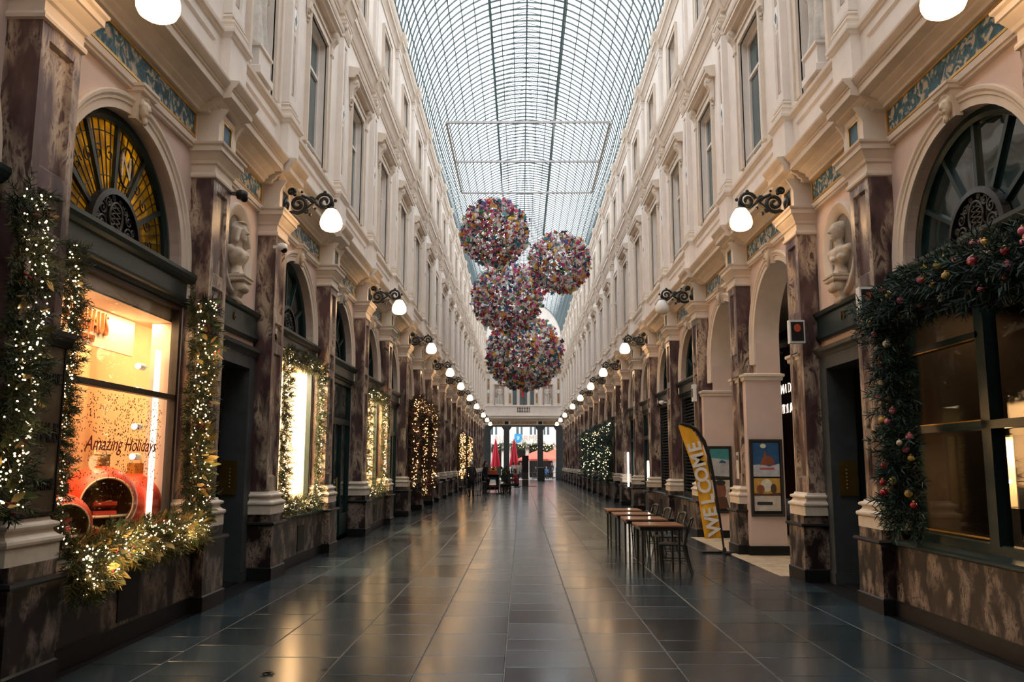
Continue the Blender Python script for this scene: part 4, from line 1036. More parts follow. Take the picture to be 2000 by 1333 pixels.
# --- dark shop on the near other side
YJ = 7.685; par, s = SIDES['R']
riser('R', YJ)
jf = obj('shop_window', frame_mb(MB(), XG-.05, XG+.06, -1.42, 1.42, .82, 3.47, .09).box(XG-.04, XG+.08, -1.36, 1.36, 1.98, 2.06).box(XG-.05, XG+.08, .05, .20, .9, 3.4).box(XG-.04, XG+.08, -1.36, .1, 2.86, 2.92), green, par, (0, -YJ, 0))
for q in ((-1.36, .06, .9, 1.99), (-1.36, .06, 2.05, 2.87), (-1.36, .06, 2.91, 3.4), (.19, 1.36, .9, 1.99), (.19, 1.36, 2.05, 3.4)): obj('pane', MB().box(XG-.012, XG-.004, *q), shopglass, jf)
obj('gilt_edge', frame_mb(MB(), XG+.06, XG+.075, -1.34, .06, 2.06, 2.86, .012).box(XG+.06, XG+.075, -1.34, .06, .95, .965), gold, jf)
obj('display_lining', room(MB(), 1.415, .80, 3.46, -.06), plain('brown_lining', (.05, .03, .017), .7), jf)
area('display_light', (-.8, -.9, 3.40), .5, .6, 3., (1, .68, .34), parent=jf)
lb = empty('lit_cabinet', wp('R', -.75, 8.50, .80), PI, **T('warm lit cream cabinet inside the dark shop window', 'cabinet'))
obj('carcass', MB().box(-.3, -.26, -.24, .24, .40, 1.15).box(-.3, .1, -.24, -.22, .4, 1.15).box(-.3, .1, .22, .24, .4, 1.15).box(-.3, .1, -.24, .24, 1.13, 1.15), cream_room, lb)
obj('plinth', MB().box(-.3, .1, -.24, .24, 0, .40), dwood, lb)
area('cabinet_light', (-.08, 0, 1.12), .3, .4, 7, (1, .7, .35), parent=lb)
for k in range(2): obj('bulb', MB().ball((.0, -.05, .95-.28*k), .022, 10, 7), spotm, lb)
for k, (yy, hh, col_) in enumerate(((7.9, .30, 'ruby'), (7.55, .22, 'amber'), (7.0, .26, 'green'))):
    cc = {'ruby': (.25, .02, .02), 'amber': (.4, .2, .03), 'green': (.03, .12, .06)}[col_]
    t = empty('vase', wp('R', -.55, yy, .80), **T('%s glazed vase standing in the dark shop window' % col_, 'vase'))
    obj('body', MB().lathe([(.05, 0), (.09, .3*hh), (.10, .5*hh), (.05, .8*hh), (.035, .92*hh), (.05, hh)], 14), plain(col_+'_glaze', cc, .15), t)

# --- arches open to the passage
for Yp in (11.86, 15.31, 18.76):
    x0 = -.44; ya, yb = {11.86: (11.86, 12.33), 15.31: (14.84, 15.78), 18.76: (18.29, 18.76)}[Yp]; yc_ = (ya+yb)/2; h_ = (yb-ya)/2; Yp = yc_
    p = obj('passage_pier', MB().box(x0, .22, Yp*s-h_, Yp*s+h_, 0, 3.20).box(x0, 0, Yp*s-h_, Yp*s+h_, 3.20, 3.90), pink, par)
    obj('impost', MB().molded(.22, h_, [(0, 3.18), (.03, 3.20), (.035, 3.25), (.06, 3.27), (.06, 3.31), (0, 3.33)], x0=x0, full=True), cream, p, (0, Yp*s, 0))
    obj('pier_plinth', MB().box(x0-.03, .25, Yp*s-h_-.03, Yp*s+h_+.03, 0, .17), black_stone, p)
for Yb in ((11.86+15.31)/2, (15.31+18.76)/2):
    pts = arch_pts(RA-.004, .0); q = [(-.44, p[1], p[2]) for p in pts]
    obj('arch_soffit', MB().add(pts+q, [(i, i+1, len(pts)+i+1, len(pts)+i) for i in range(len(pts)-1)], True), cream, par, (0, Yb*s, 0))
cin = empty('wall_passage', (0, 0, 0), kind='structure', label='dark red lobby behind the open arches')
lob = plain('lobby_red', (.10, .030, .022), .8, var=.2); lob2 = plain('lobby_cream', (.30, .22, .15), .8)
obj('back_wall', MB().box(7.4, 7.6, 11.2, 24.4, 0, 5.4), lob, cin); obj('side_wall', MB().box(4.6, 7.6, 24.2, 24.4, 0, 5.4), lob, cin); obj('side_wall', MB().box(4.85, 7.6, 11.1, 11.35, 0, 5.4), lob2, cin)
obj('lobby_ceiling', MB().box(4.2, 7.6, 11.2, 24.4, 5.36, 5.46), lob2, cin); obj('lobby_paving', MB().box(4.6, 7.6, 18.9, 24.4, -.1, .004), black_stone, cin)
gp = obj('glass_partition', MB().box(6.03, 6.06, 16.9, 23.4, 0, 4.6), window_glass('lobby_glass', (.020, .009, .008)), cin)
neon = emit('neon', (1, .78, .62), 2.2)
nsn = empty('neon_sign', (6.0, 18.9, 3.2), **T('neon cinema lettering seen reversed on the dark lobby glass', 'sign'))
for tx, z, sz in (('CINEMA', .20, .34), ('GALERIES', -.27, .34)):
    me = text_mesh(tx, sz, .02, align='LEFT', spacing=1.5, offset=-.016); xform(me, Matrix(((0, 0, 1, 0), (1, 0, 0, 0), (0, 1, 0, 0), (0, 0, 0, 1))))
    letters(me, neon, nsn, (0, -.55 if z > 0 else -.95, z))
area('lobby_fill_light', (5.6, 14.5, 5.33), .5, .5, 16, (1, .72, .42))  # added area light under the lobby ceiling, has no fixture

# --- lattice shutters
shutter = plain('shutter_steel', (.035, .038, .036), .45, metal=.3, var=.2)
def lattice(side, Y):
    par, s = SIDES[side]; riser(side, Y, True)
    mb = MB(); 
    for z in np.arange(.9, 3.45, .085):
        mb.tube([(XG+.02*(k % 2), y, z+(.03 if k % 2 else 0)) for k, y in enumerate(np.arange(-1.38, 1.39, .09))], .010, 4)
    f = obj('lattice_shutter', frame_mb(MB(), XG-.05, XG+.05, -1.42, 1.42, .82, 3.47, .08), shutter, par, (0, Y*s, 0)); obj('lattice', mb, shutter, f, kind='stuff')
    obj('display_lining', room(MB(), 1.415, .80, 3.46, -.06), dark, f)
    mb = MB(); v, fc = ico(); n = 60
    Lc = np.stack([rng.uniform(-.7, -.5, n), rng.uniform(-.5, .5, n), rng.uniform(1.2, 2.2, n)], 1); Rm = np.repeat(np.eye(3)[None]*.014, n, 0)
    obj('string_lights', scatter('string_lights', v, fc, Rm, Lc), fairy2, f, kind='stuff')
    obj('bulb', MB().ball((-.4, .3, 2.75), .05, 10, 7), spotm, f)
lattice('R', 20.485); lattice('R', 23.935)
# tube-lit entrance
shop_doors('R', 30.835)
tubem = emit('tube_light', (1, .86, .68), 6.)
for k, (Y, z0, z1, lab) in enumerate(((31.9, .75, 2.1, 'taller upright glowing tube in the dark doorway'), (26.9, .95, 1.75, 'shorter upright glowing tube beside the lattice shutter'))):
    t = empty('tube_lamp', wp('R', .16, Y, 0), **T(lab, 'lamp')); obj('tube', MB().lathe([(.02, z0), (.035, z0+.02), (.035, z1-.02), (.02, z1)], 10), tubem, t); obj('bracket', MB().box(-.25, 0, -.02, .02, z0+.1, z0+.14), iron, t)

# ------------------------------------------------------------------ wall lamps
def xz(p): return [(q[1], 0, q[2]) for q in p]
def bracket_mesh():
    mb = MB(); w = .024
    mb.lathe([(.003, .31), (.10, .315), (.12, .33), (.07, .35), (.03, .37)], 16, (0, 0, 5.62), axis='x')
    mb.tube(xz(spiral(.51, 5.625, .145, .02, -2.2, 1.7, 0, 30)), [w*1.25]*24+[w*1.1]*6+[w*1.5], 6)
    mb.tube(xz(spiral(.925, 5.665, .135, .02, 2.9, -1.6, 0, 28)), [w*1.15]*24+[w]*4+[w*1.5], 6)
    mb.tube([(.33, 0, 5.47), (.40, 0, 5.50), (.50, 0, 5.48), (.62, 0, 5.53), (.70, 0, 5.60), (.79, 0, 5.665)], [w*.8, w, w*1.2, w*1.2, w, w], 6)
    mb.tube([(.56, 0, 5.765), (.64, 0, 5.73), (.72, 0, 5.70), (.80, 0, 5.62), (.90, 0, 5.54), (1.0, 0, 5.56)], [w]*6, 6)
    mb.tube(xz(spiral(.72, 5.69, .055, .012, 3.2, -1.3, 0, 14)), w*.8, 5)
    mb.tube(xz(spiral(.40, 5.82, .07, .012, -1.0, 1.4, 0, 16)), w*.9, 5)
    mb.tube(xz(spiral(.64, 5.52, .05, .012, 1.6, 1.2, 0, 12)), w*.7, 5)
    for c, r in (((.92, 0, 5.815), .028), ((1.085, 0, 5.68), .028), ((.45, 0, 5.78), .03), ((.70, 0, 5.46), .03), ((.78, 0, 5.55), .025), ((.41, 0, 5.82), .03), ((.56, 0, 5.82), .022), ((.34, 0, 5.46), .035)): mb.ball(c, r, 8, 6)
    mb.tube([(1.05, 0, 5.66), (1.045, 0, 5.60), (1.03, 0, 5.545)], [.018, .024, .018], 6)
    return mb.mesh('bracket')
BR = bracket_mesh()
GL = MB().lathe([(.06, 5.545), (.085, 5.52), (.125, 5.46), (.158, 5.39), (.170, 5.33), (.166, 5.28), (.145, 5.235), (.10, 5.205), (.045, 5.195), (.004, 5.193)], 24, (1.03, 0, 0)).mesh('globe')
GC = MB().lathe([(.012, 5.60), (.03, 5.585), (.045, 5.565), (.075, 5.55), (.075, 5.535)], 14, (1.03, 0, 0)).mesh('globe_cap')
LAMPY = [5.96, 11.86, 18.76, 25.66, 32.56, 38.46, 45.36, 52.26, 61.61, 68.51, 75.41]
ORD = ['first', 'second', 'third', 'fourth', 'fifth', 'sixth', 'seventh', 'eighth', 'ninth', 'tenth', 'eleventh']
for side, nm in (('L', 'chocolate shop'), ('R', 'cinema')):
    for k, Y in enumerate(LAMPY):
        on = not (side == 'R' and k == 2)
        t = empty('wall_lamp', wp(side, 0, Y), 0 if side == 'L' else PI, **T('%s opal globe lamp on scrolled iron bracket, %s along the %s wall' % ('lit' if on else 'unlit white', ORD[k], nm), 'lamp', 'globe lamps along both walls'))
        obj('bracket', BR, iron, t); obj('globe', GL, globe_on if on else globe_off, t); obj('globe_cap', GC, iron, t)

# ------------------------------------------------------------------ busts and statues
def bust_mesh(var):
    c = (1, 1, 1); P = []
    P += [('cap', (0, 0, .02), (0, 0, .08), .10, .075, c), ('cap', (0, 0, .10), (0, 0, .14), .055, .07, c)]
    P += [('ell', (.0, 0, .25), (.11, .18, .12), c), ('ell', (.03, -.07, .27), (.08, .09, .08), c), ('ell', (.03, .07, .27), (.08, .09, .08), c), ('cap', (-.01, -.17, .30), (-.01, .17, .30), .06, .06, c)]
    P += [('cap', (0, 0, .34), (.015, 0, .45), .058, .050, c), ('ell', (.02, 0, .55), (.095, .075, .12), c), ('ell', (.05, 0, .50), (.06, .055, .06), c), ('cap', (.112, 0, .57), (.132, 0, .53), .010, .018, c), ('ell', (.105, 0, .485), (.015, .028, .010), c), ('ell', (.095, 0, .45), (.025, .03, .02), c), ('cap', (.09, -.045, .578), (.09, .045, .578), .014, .014, c)]
    if var == 0:
        P += [('ell', (-.02, 0, .60), (.11, .10, .09), c)]
        for sg_ in (-1, 1):
            for k in range(5): P.append(('cap', (-.02+.02*k, sg_*.085, .60-.01*k), (-.03+.025*k, sg_*(.10+.012*k), .36+.012*k), .030, .026, c))
        P += [('cap', (-.08, 0, .58), (-.09, 0, .34), .07, .06, c), ('ell', (.05, 0, .665), (.06, .08, .02), c)]
    else:
        P += [('ell', (-.025, 0, .60), (.105, .092, .085), c), ('ell', (-.07, 0, .53), (.06, .085, .08), c), ('cap', (-.06, -.17, .34), (.06, .12, .20), .055, .05, c), ('cap', (.02, -.17, .30), (.10, .02, .18), .04, .035, c), ('ell', (-.10, 0, .47), (.035, .04, .05), c)]
    return blob(P, .012, 'bust')
BM = [bust_mesh(0), bust_mesh(1)]
NB = [b for b in BAYS if is_niche(b)]
for side, var, nm in (('L', 0, 'chocolate shop'), ('R', 1, 'cinema')):
    for k, b in enumerate(NB):
        Y = (b[0]+b[1])/2; d = Vector((1.0 if side == 'L' else -1.0, -.12)); a = math.atan2(d.y, d.x)
        t = empty('bust', wp(side, .04, Y, 4.192), a, **T('stone bust with %s in the %s oval niche on the %s wall' % (('long falling hair', 'draped shoulders')[var], ORD[k], nm), 'bust', 'busts in oval niches'))
        obj('figure', BM[var], bust_m, t, scale=(1.22, 1.22, 1.12)); obj('socle', MB().molded(.11, .11, [(0, 0), (0, .03), (-.02, .04)], x0=-.11, full=True), bust_m, t)
def statue_mesh(var):
    c = (1, 1, 1); P = []; sx = 1 if var == 0 else -1
    P += [('ell', (0, 0, 1.78), (.10, .085, .125), c), ('ell', (-.02, 0, 1.83), (.11, .10, .09), c), ('cap', (.10, 0, 1.79), (.115, 0, 1.75), .012, .018, c), ('cap', (0, 0, 1.55), (0, 0, 1.68), .06, .055, c)]
    P += [('ell', (0, 0, 1.38), (.13, .21, .17), c), ('cap', (0, -.20, 1.48), (0, .20, 1.48), .075, .075, c), ('cap', (0, 0, 1.25), (0, .03*sx, .98), .15, .18, c)]
    P += [('cap', (.02, .06*sx, .95), (.06, .09*sx, .50), .13, .09, c), ('cap', (.06, .09*sx, .50), (.02, .10*sx, .08), .085, .06, c), ('cap', (0, -.08*sx, .95), (0, -.10*sx, .50), .14, .10, c), ('cap', (0, -.10*sx, .5), (-.02, -.10*sx, .08), .09, .06, c)]
    P += [('cap', (.02, .10*sx, .05), (.16, .12*sx, .03), .05, .035, c), ('cap', (0, -.10*sx, .05), (.14, -.13*sx, .03), .05, .035, c)]
    P += [('cap', (0, .23*sx, 1.45), (.04, .30*sx, 1.17), .07, .055, c), ('cap', (.04, .30*sx, 1.17), (.17, .18*sx, 1.06), .052, .042, c), ('ell', (.20, .15*sx, 1.06), (.05, .035, .04), c), ('cap', (0, -.23*sx, 1.45), (.0, -.33*sx, 1.18), .07, .055, c), ('cap', (0, -.33*sx, 1.18), (.10, -.34*sx, .95), .05, .04, c), ('ell', (.12, -.34*sx, .90), (.04, .03, .06), c)]
    for k in range(7): t = -.22+.07*k; P.append(('cap', (.05+.03*(k % 2), t*.7, 1.0-.05*k), (.03+.05*(k % 3), t*1.15, .06), .035, .055, c))
    P += [('cap', (-.08, .18*sx, 1.45), (-.10, .30*sx, .15), .08, .10, c), ('cap', (.10, -.2*sx, 1.2), (.12, .16*sx, .85), .06, .05, c)]
    P += [('cap', (-.05, -.36*sx, .0), (-.02, -.34*sx, .55), .10, .09, c)]
    return blob(P, .024, 'statue')
SM_ = [statue_mesh(0), statue_mesh(1)]
PED = MB().molded(.18, .24, [(.04, 0), (.04, .10), (0, .13), (0, .38), (.03, .40), (.03, .44)], x0=-.14, full=True).mesh('pedestal')
for side, nm in (('L', 'chocolate shop'), ('R', 'cinema')):
    for k, b in enumerate(NB):
        t = empty('niche_statue', wp(side, .13, (b[0]+b[1])/2, 7.025), 0 if side == 'L' else PI, **T('draped stone statue in the %s upper niche of the %s wall' % (ORD[k], nm), 'statue', 'statues in the upper wall niches'))
        obj('figure', SM_[0 if side == 'L' else 1], statue_m, t, (0, 0, .44)); obj('pedestal', PED, cream2, t)
for x, k, lab in ((-2.45, 0, 'pale robed statue in the gable niche holding an arm raised'), (2.45, 1, 'pale robed statue in the gable niche beside a small support')):
    t = empty('gable_statue', (x, YEND+.14, 7.5), -PI/2, **T(lab, 'statue', 'statues on the far gable')); obj('figure', SM_[k], statue_m, t, (0, 0, .10)); obj('pedestal', MB().box(-.17, .2, -.36, .36, 0, .12), cream2, t)

# ------------------------------------------------------------------ garlands
def sprig_template(n=20):
    V = []; F = []
    def strip(p, q, w):
        p = np.array(p); q = np.array(q); d = q-p; a = np.cross(d, rng.normal(size=3)); a = a/np.linalg.norm(a)*w
        k = len(V); V.extend([p-a, p+a, q+a*.3, q-a*.3]); F.append((k, k+1, k+2, k+3))
    strip((0, 0, 0), (0, 0, 1), .03)
    for k in range(n):
        t = .08+.9*k/n; a = 2.4*k; L = .34*(1.1-.6*t)
        strip((0, 0, t), (L*math.cos(a), L*math.sin(a), t+.22), .028)
    return np.array(V), F
SPR = [sprig_template(22), sprig_template(18)]
LEAF_V = np.array([(0, 0, 0), (.22, .06, .35), (.16, .1, .75), (0, .04, 1.), (-.16, .1, .75), (-.22, .06, .35), (0, -.03, .5)]); LEAF_F = [(0, 1, 6), (1, 2, 6), (2, 3, 6), (3, 4, 6), (4, 5, 6), (5, 0, 6)]
def along(path, n):
    path = np.array(path, float); seg = np.linalg.norm(np.diff(path, axis=0), axis=1); cum = np.concatenate([[0], np.cumsum(seg)])
    t = rng.uniform(0, cum[-1], n); i = np.clip(np.searchsorted(cum, t)-1, 0, len(seg)-1); w = ((t-cum[i])/seg[i])[:, None]
    tan = (path[i+1]-path[i])/seg[i][:, None]
    return path[i]*(1-w)+path[i+1]*w, tan
def plen(path): return float(np.linalg.norm(np.diff(np.array(path, float), axis=0), axis=1).sum())
def garland(label, side, paths, rad, dens, size, greens, lights=0, lsize=.009, lmat=None, gold_leaf=0, berries=0, group=None, glow=0, droop=.3, wallx=None):
    t = empty('garland', tuple(paths[0][0]), **T(label, 'garland', group)); org = np.array(paths[0][0], float)
    sgn = 1 if side == 'L' else -1
    PP, DD = [], []
    for p in paths:
        n = int(plen(p)*dens); c, tan = along(p, n)
        o = rng.normal(size=(n, 3)); o -= tan*np.sum(o*tan, 1)[:, None]; o /= np.linalg.norm(o, axis=1)[:, None]
        o[:, 0] = np.where(o[:, 0]*sgn < 0, o[:, 0]*.25, o[:, 0])
        r = rad*np.sqrt(rng.uniform(.05, 1, n))[:, None]
        PP.append(c+o*r*.75); DD.append(o+tan*rng.normal(0, .7, (n, 1))+np.array([0.25*sgn, 0, -droop]))
    PP = np.concatenate(PP)-org; DD = np.concatenate(DD); n = len(PP)
    S = size*rng.uniform(.7, 1.35, n); Rm = rot_frames(DD)*S[:, None, None]
    g = np.array(greens)[rng.integers(0, len(greens), n)]*rng.uniform(.6, 1.5, (n, 1))
    h = n//2
    obj('fir_sprigs', scatter('fir_sprigs', SPR[0][0], SPR[0][1], Rm, PP, g), leafm, t, kind='stuff')
    def pts(m, k=.95):
        P2, D2 = [], []
        L = sum(plen(p) for p in paths)
        for p in paths:
            q = max(1, int(m*plen(p)/L)); c, tan = along(p, q); o = rng.normal(size=(q, 3)); o -= tan*np.sum(o*tan, 1)[:, None]; o /= np.linalg.norm(o, axis=1)[:, None]
            o[:, 0] = np.where(o[:, 0]*sgn < 0, -o[:, 0]*.5, o[:, 0])
            o += np.array([.35*sgn, 0, 0]); o /= np.linalg.norm(o, axis=1)[:, None]
            P2.append(c+o*rad*k*rng.uniform(.8, 1.15, (q, 1))); D2.append(o)
        return np.concatenate(P2)-org, np.concatenate(D2)
    if gold_leaf:
        P2, D2 = pts(gold_leaf); q = len(P2); Rm = rot_frames(D2+rng.normal(0, .6, D2.shape))*(size*.75*rng.uniform(.7, 1.3, q))[:, None, None]
        cc = np.array([(.34, .22, .04), (.16, .15, .03), (.50, .34, .10), (.07, .09, .02)])[rng.integers(0, 4, q)]
        obj('broad_leaves', scatter('broad_leaves', LEAF_V, LEAF_F, Rm, P2, cc, True), leafm, t, kind='stuff')
    v, f = ico()
    if berries:
        P2, D2 = pts(berries//5, 1.0); P2 = np.repeat(P2, 5, 0)+rng.normal(0, .03, (len(P2)*5, 3)); q = len(P2)
        obj('red_berries', scatter('red_berries', v, f, np.repeat(np.eye(3)[None]*.014, q, 0), P2, np.tile(np.array([[.30, .01, .02]]), (q, 1)), True), leafm, t, kind='stuff')
    if lights:
        P2, D2 = pts(lights, 1.05); q = len(P2); Rm = np.repeat(np.eye(3)[None], q, 0)*(lsize*rng.uniform(.7, 1.3, q))[:, None, None]
        obj('string_lights', scatter('string_lights', v, f, Rm, P2, None, True), lmat or fairy, t, kind='stuff')
    if glow:
        for p in paths:
            k = max(1, int(plen(p)/1.1))
            for j in range(k):
                w = (j+.5)/k*plen(p); a = np.array(p, float); seg = np.linalg.norm(np.diff(a, axis=0), axis=1); cum = np.concatenate([[0], np.cumsum(seg)]); i = min(np.searchsorted(cum, w), len(seg))-1; i = max(i, 0)
                c = a[i]+(a[i+1]-a[i])*((w-cum[i])/seg[i])+np.array([rad*1.25*sgn, 0, 0])
                l = bpy.data.lights.new('string_light_glow', 'POINT'); l.energy = glow*1.8; l.color = (1, .66, .32); l.shadow_soft_size = .12
                o = bpy.data.objects.new('string_light_glow', l); o.location = tuple(c-org); COL.objects.link(o); o.parent = t
    return t, org, pts
GR = [(.020, .036, .012), (.035, .050, .014), (.060, .060, .014), (.012, .026, .012)]
GRG = [(.030, .045, .012), (.10, .085, .016), (.17, .12, .022), (.045, .060, .015)]
GRT = [(.014, .045, .032), (.010, .030, .024), (.022, .060, .042), (.016, .036, .020)]
gx = -3.86
garland('dark fir garland with string lights hanging beside the bronze name slab', 'L', [[(gx+.06, 5.50, 3.60), (gx+.06, 5.62, 3.0), (gx+.06, 5.56, 2.3), (gx+.06, 5.50, 1.35)]], .13, 190, .15, GR, 230, .0068, gold_leaf=40, berries=30, glow=.35)
garland('fir garland with string lights framing the amber chocolate window', 'L',
        [[(gx-.10, 6.38, 3.45), (gx-.09, 6.42, 2.8), (gx-.09, 6.38, 2.0), (gx-.08, 6.36, 1.3), (gx-.04, 6.40, 1.0)]], .065, 260, .11, GR, 130, .0068, gold_leaf=25, berries=20, glow=.3)
garland('broad fir garland with string lights and berries between amber window and niche door', 'L',
        [[(gx, 8.74, 3.46), (gx+.02, 8.80, 2.9), (gx, 8.74, 2.2), (gx+.02, 8.80, 1.5), (gx+.04, 8.76, 1.05)]], .17, 260, .15, GR, 230, .0075, gold_leaf=170, berries=70, glow=1.4)
garland('golden fir garland heaped with string lights along the amber window sill', 'L', [[(gx+.08, 6.40, .84), (gx+.10, 6.9, .92), (gx+.10, 7.7, .95), (gx+.10, 8.3, .96), (gx+.08, 8.85, .97)], [(gx+.12, 6.4, .74), (gx+.12, 6.9, .84)]], .14, 330, .15, GRG, 420, .0075, gold_leaf=160, berries=60, glow=4.5, droop=.4)
jx = 3.86
jt, jorg, jpts = garland('deep green fir garland hung with baubles over the dark shop', 'R', [[(jx-.05, 5.7, 3.22), (jx-.05, 6.4, 3.28), (jx-.05, 7.2, 3.34), (jx-.03, 8.0, 3.38), (jx, 8.7, 3.34), (jx-.02, 9.0, 3.2)], [(jx, 8.6, 3.3), (jx-.02, 8.50, 2.7), (jx+.02, 8.56, 2.1), (jx, 8.50, 1.5), (jx+.02, 8.58, 1.0)]], .17, 230, .22, GRT, 0, gold_leaf=0, droop=.35)
bcol = [('pink', (.55, .10, .17), .35), ('crimson', (.40, .01, .02), .2), ('gold', (.62, .38, .06), .2), ('pearl', (.70, .58, .42), .3)]
bmat = [plain(c+'_bauble', rgb, r, var=.05, coat=.4) for c, rgb, r in bcol]
P2, D2 = jpts(74, 1.35)
bb = MB().ball((0, 0, 0), .040, 14, 10).mesh('bauble'); bc = MB().lathe([(.012, .036), (.012, .05), (.004, .054)], 8).mesh('cap')
for k, p in enumerate(P2):
    sc = random.uniform(.75, 1.1); o = obj('bauble', bb, bmat[(k*7+k//3) % 4], jt, tuple(p), scale=(sc,)*3); obj('cap', bc, gold, o)
def frame_path(side, Y, h=1.08, z0=.95, z1=3.38, lx=.22):
    x = wp(side, lx, Y)[0]; return [(x, Y-h, z0), (x, Y-h, z1), (x, Y+h, z1), (x, Y+h, z0), (x, Y-h, z0)]
garland('fir garland with string lights framing the cream lit window beside the first niche', 'L', [frame_path('L', 13.585)], .075, 190, .13, GR, 330, .0085, gold_leaf=30, glow=.25)
garland('fir garland with string lights framing the second cream lit window', 'L', [frame_path('L', 20.485)], .09, 150, .14, GR, 300, .011, gold_leaf=20, glow=.25)
x = wp('L', .34, 0)[0]
garland('red and amber festoon arching over two shop bays', 'L', [[(x, 25.9, 3.35), (x, 27.4, 3.75), (x, 29.1, 3.55), (x, 30.8, 3.75), (x, 32.3, 3.35)]]+[[(x, yy, 3.3), (x, yy+.05, 2.0), (x, yy, zb)] for yy, zb in ((26.1, .9), (28.9, .45), (31.9, .6))], .22, 90, .24, [(.03, .035, .012), (.10, .02, .02), (.05, .03, .012)], 420, .017, fairy2, glow=.5)
for Y, lab in ((47.1, 'amber string light curtain on a shop bay behind the white haired visitor'), (54.0, 'narrow amber string light curtain farther down the shop wall')):
    garland(lab, 'L', [[(x, Y-1.1, 3.4), (x, Y-1.1, .8)], [(x, Y+.9, 3.4), (x, Y+.9, .9)]], .25, 60, .25, [(.04, .03, .012), (.06, .05, .015)], 260, .022, fairy2, glow=.4)
x = wp('R', .34, 0)[0]
GREENY = [37.0, 40.2, 43.6, 47.1, 50.5]
for k, Y in enumerate(GREENY):
    garland('blue green fir swag with tiny lights, %s along the cinema wall' % ORD[k], 'R', [[(x, Y-1.6, 3.3), (x, Y, 3.1), (x, Y+1.6, 3.3)], [(x, Y-.7, 3.0), (x, Y-.5, 2.2), (x, Y-.7, 1.2)], [(x, Y+.7, 2.6), (x, Y+.6, 1.7), (x, Y+.8, .9)], [(x, Y-1.2, 2.3), (x, Y+1.0, 1.8)]], .20, 34, .30, [(.03, .085, .07), (.02, .06, .05), (.05, .10, .085)], 60, .022, fairy, group='blue green swags')

# ------------------------------------------------------------------ hanging spheres of folded paper
PAL = np.array([(.80, .78, .76), (.76, .75, .74), (.80, .77, .70), (.75, .73, .70), (.70, .68, .66), (.78, .76, .74), (.45, .03, .04), (.40, .02, .10), (.03, .035, .07), (.02, .02, .025), (.65, .30, .04), (.70, .45, .06), (.03, .20, .26), (.05, .28, .30), (.60, .20, .32), (.45, .06, .22), (.10, .08, .22), (.10, .22, .08), (.30, .05, .03), (.55, .35, .40), (.05, .10, .25)])
bird_v = np.array([(0, 0, -.5), (.55, .1, .15), (.12, .25, .5), (0, -.12, .35), (-.55, .12, .2), (-.10, .3, .55), (0, .12, -.1)]); bird_f = [(0, 1, 6), (1, 2, 6), (0, 6, 4), (4, 6, 5), (0, 3, 6), (3, 2, 6)]
BALLS = [((966, 455), 28.0, 70, 2300, 'upper paper sphere nearest the hanging frame'), ((1093, 514), 31.5, 63, 2200, 'smaller paper sphere hanging off to one side'), ((991, 582), 37.0, 72, 2600, 'middle paper sphere partly hidden by the upper two'), ((1025, 690), 44.0, 76, 3200, 'lowest and farthest paper sphere above the portal')]
for (uv, Y, rp, n, lab) in BALLS:
    c = at_y(*uv, Y); r = rp*Y/FPX*1.01
    t = empty('hanging_paper_sphere', c, **T('%s, covered in many coloured folded pieces' % lab, 'hanging sphere', 'paper spheres'))
    D = rng.normal(size=(n, 3)); D /= np.linalg.norm(D, axis=1)[:, None]; rr = r*(.55+.45*rng.uniform(0, 1, n)**.45)[:, None]
    P3 = D*rr; P3[:, 0] = np.round(P3[:, 0]/.11)*.11+rng.normal(0, .03, n); 
    S = (.062*r/1.3+.04)*rng.uniform(.8, 1.6, n)*1.25; Rm = rot_frames(rng.normal(size=(n, 3)))*S[:, None, None]
    obj('folded_papers', scatter('folded_papers', bird_v, bird_f, Rm, P3, np.minimum(PAL[rng.integers(0, len(PAL), n)]*1.25+.01, .9)), paper, t, kind='stuff')
    mb = MB()
    for k in range(40):
        a = random.uniform(0, 2*PI); q = r*math.sqrt(random.random())*.9; px, py = q*math.cos(a), q*math.sin(a); zz = math.sqrt(max(r*r-q*q, 0))
        mb.bar((px, py, -zz*.9), (px, py, zz*.9), .006)
    for a in range(3):
        tx = .3*r*math.cos(2.1*a)+c.x; zt = RZ0+1.02*math.sqrt(RX*RX-tx*tx)-c.z
        mb.bar((.3*r*math.cos(2.1*a), .3*r*math.sin(2.1*a), 0), (.3*r*math.cos(2.1*a), .3*r*math.sin(2.1*a), zt), .008)
    obj('threads', mb, white_paint, t, kind='stuff')
alu = plain('aluminium', (.42, .42, .43), .35, metal=.6, var=.05)
t = empty('hanging_rig', (0, 27.7, 12.5), **T('large rectangular aluminium frame hung under the glass vault', 'frame'))
for y in (-3.4, -.05, 3.3): obj('crossbar', MB().bar((-2.62, y, 0), (2.62, y, 0), .07), alu, t)
for x_ in (-2.62, 2.62): obj('side_rail', MB().bar((x_, -3.4, 0), (x_, 3.3, 0), .07), alu, t)
for x_ in (-2.62, 2.62):
    for y in (-3.4, 3.3): obj('wire', MB().bar((x_, y, 0), (x_, y, vp_(math.acos(min(.99, 2.62/RX)))[1]-12.5), .012), iron, t)

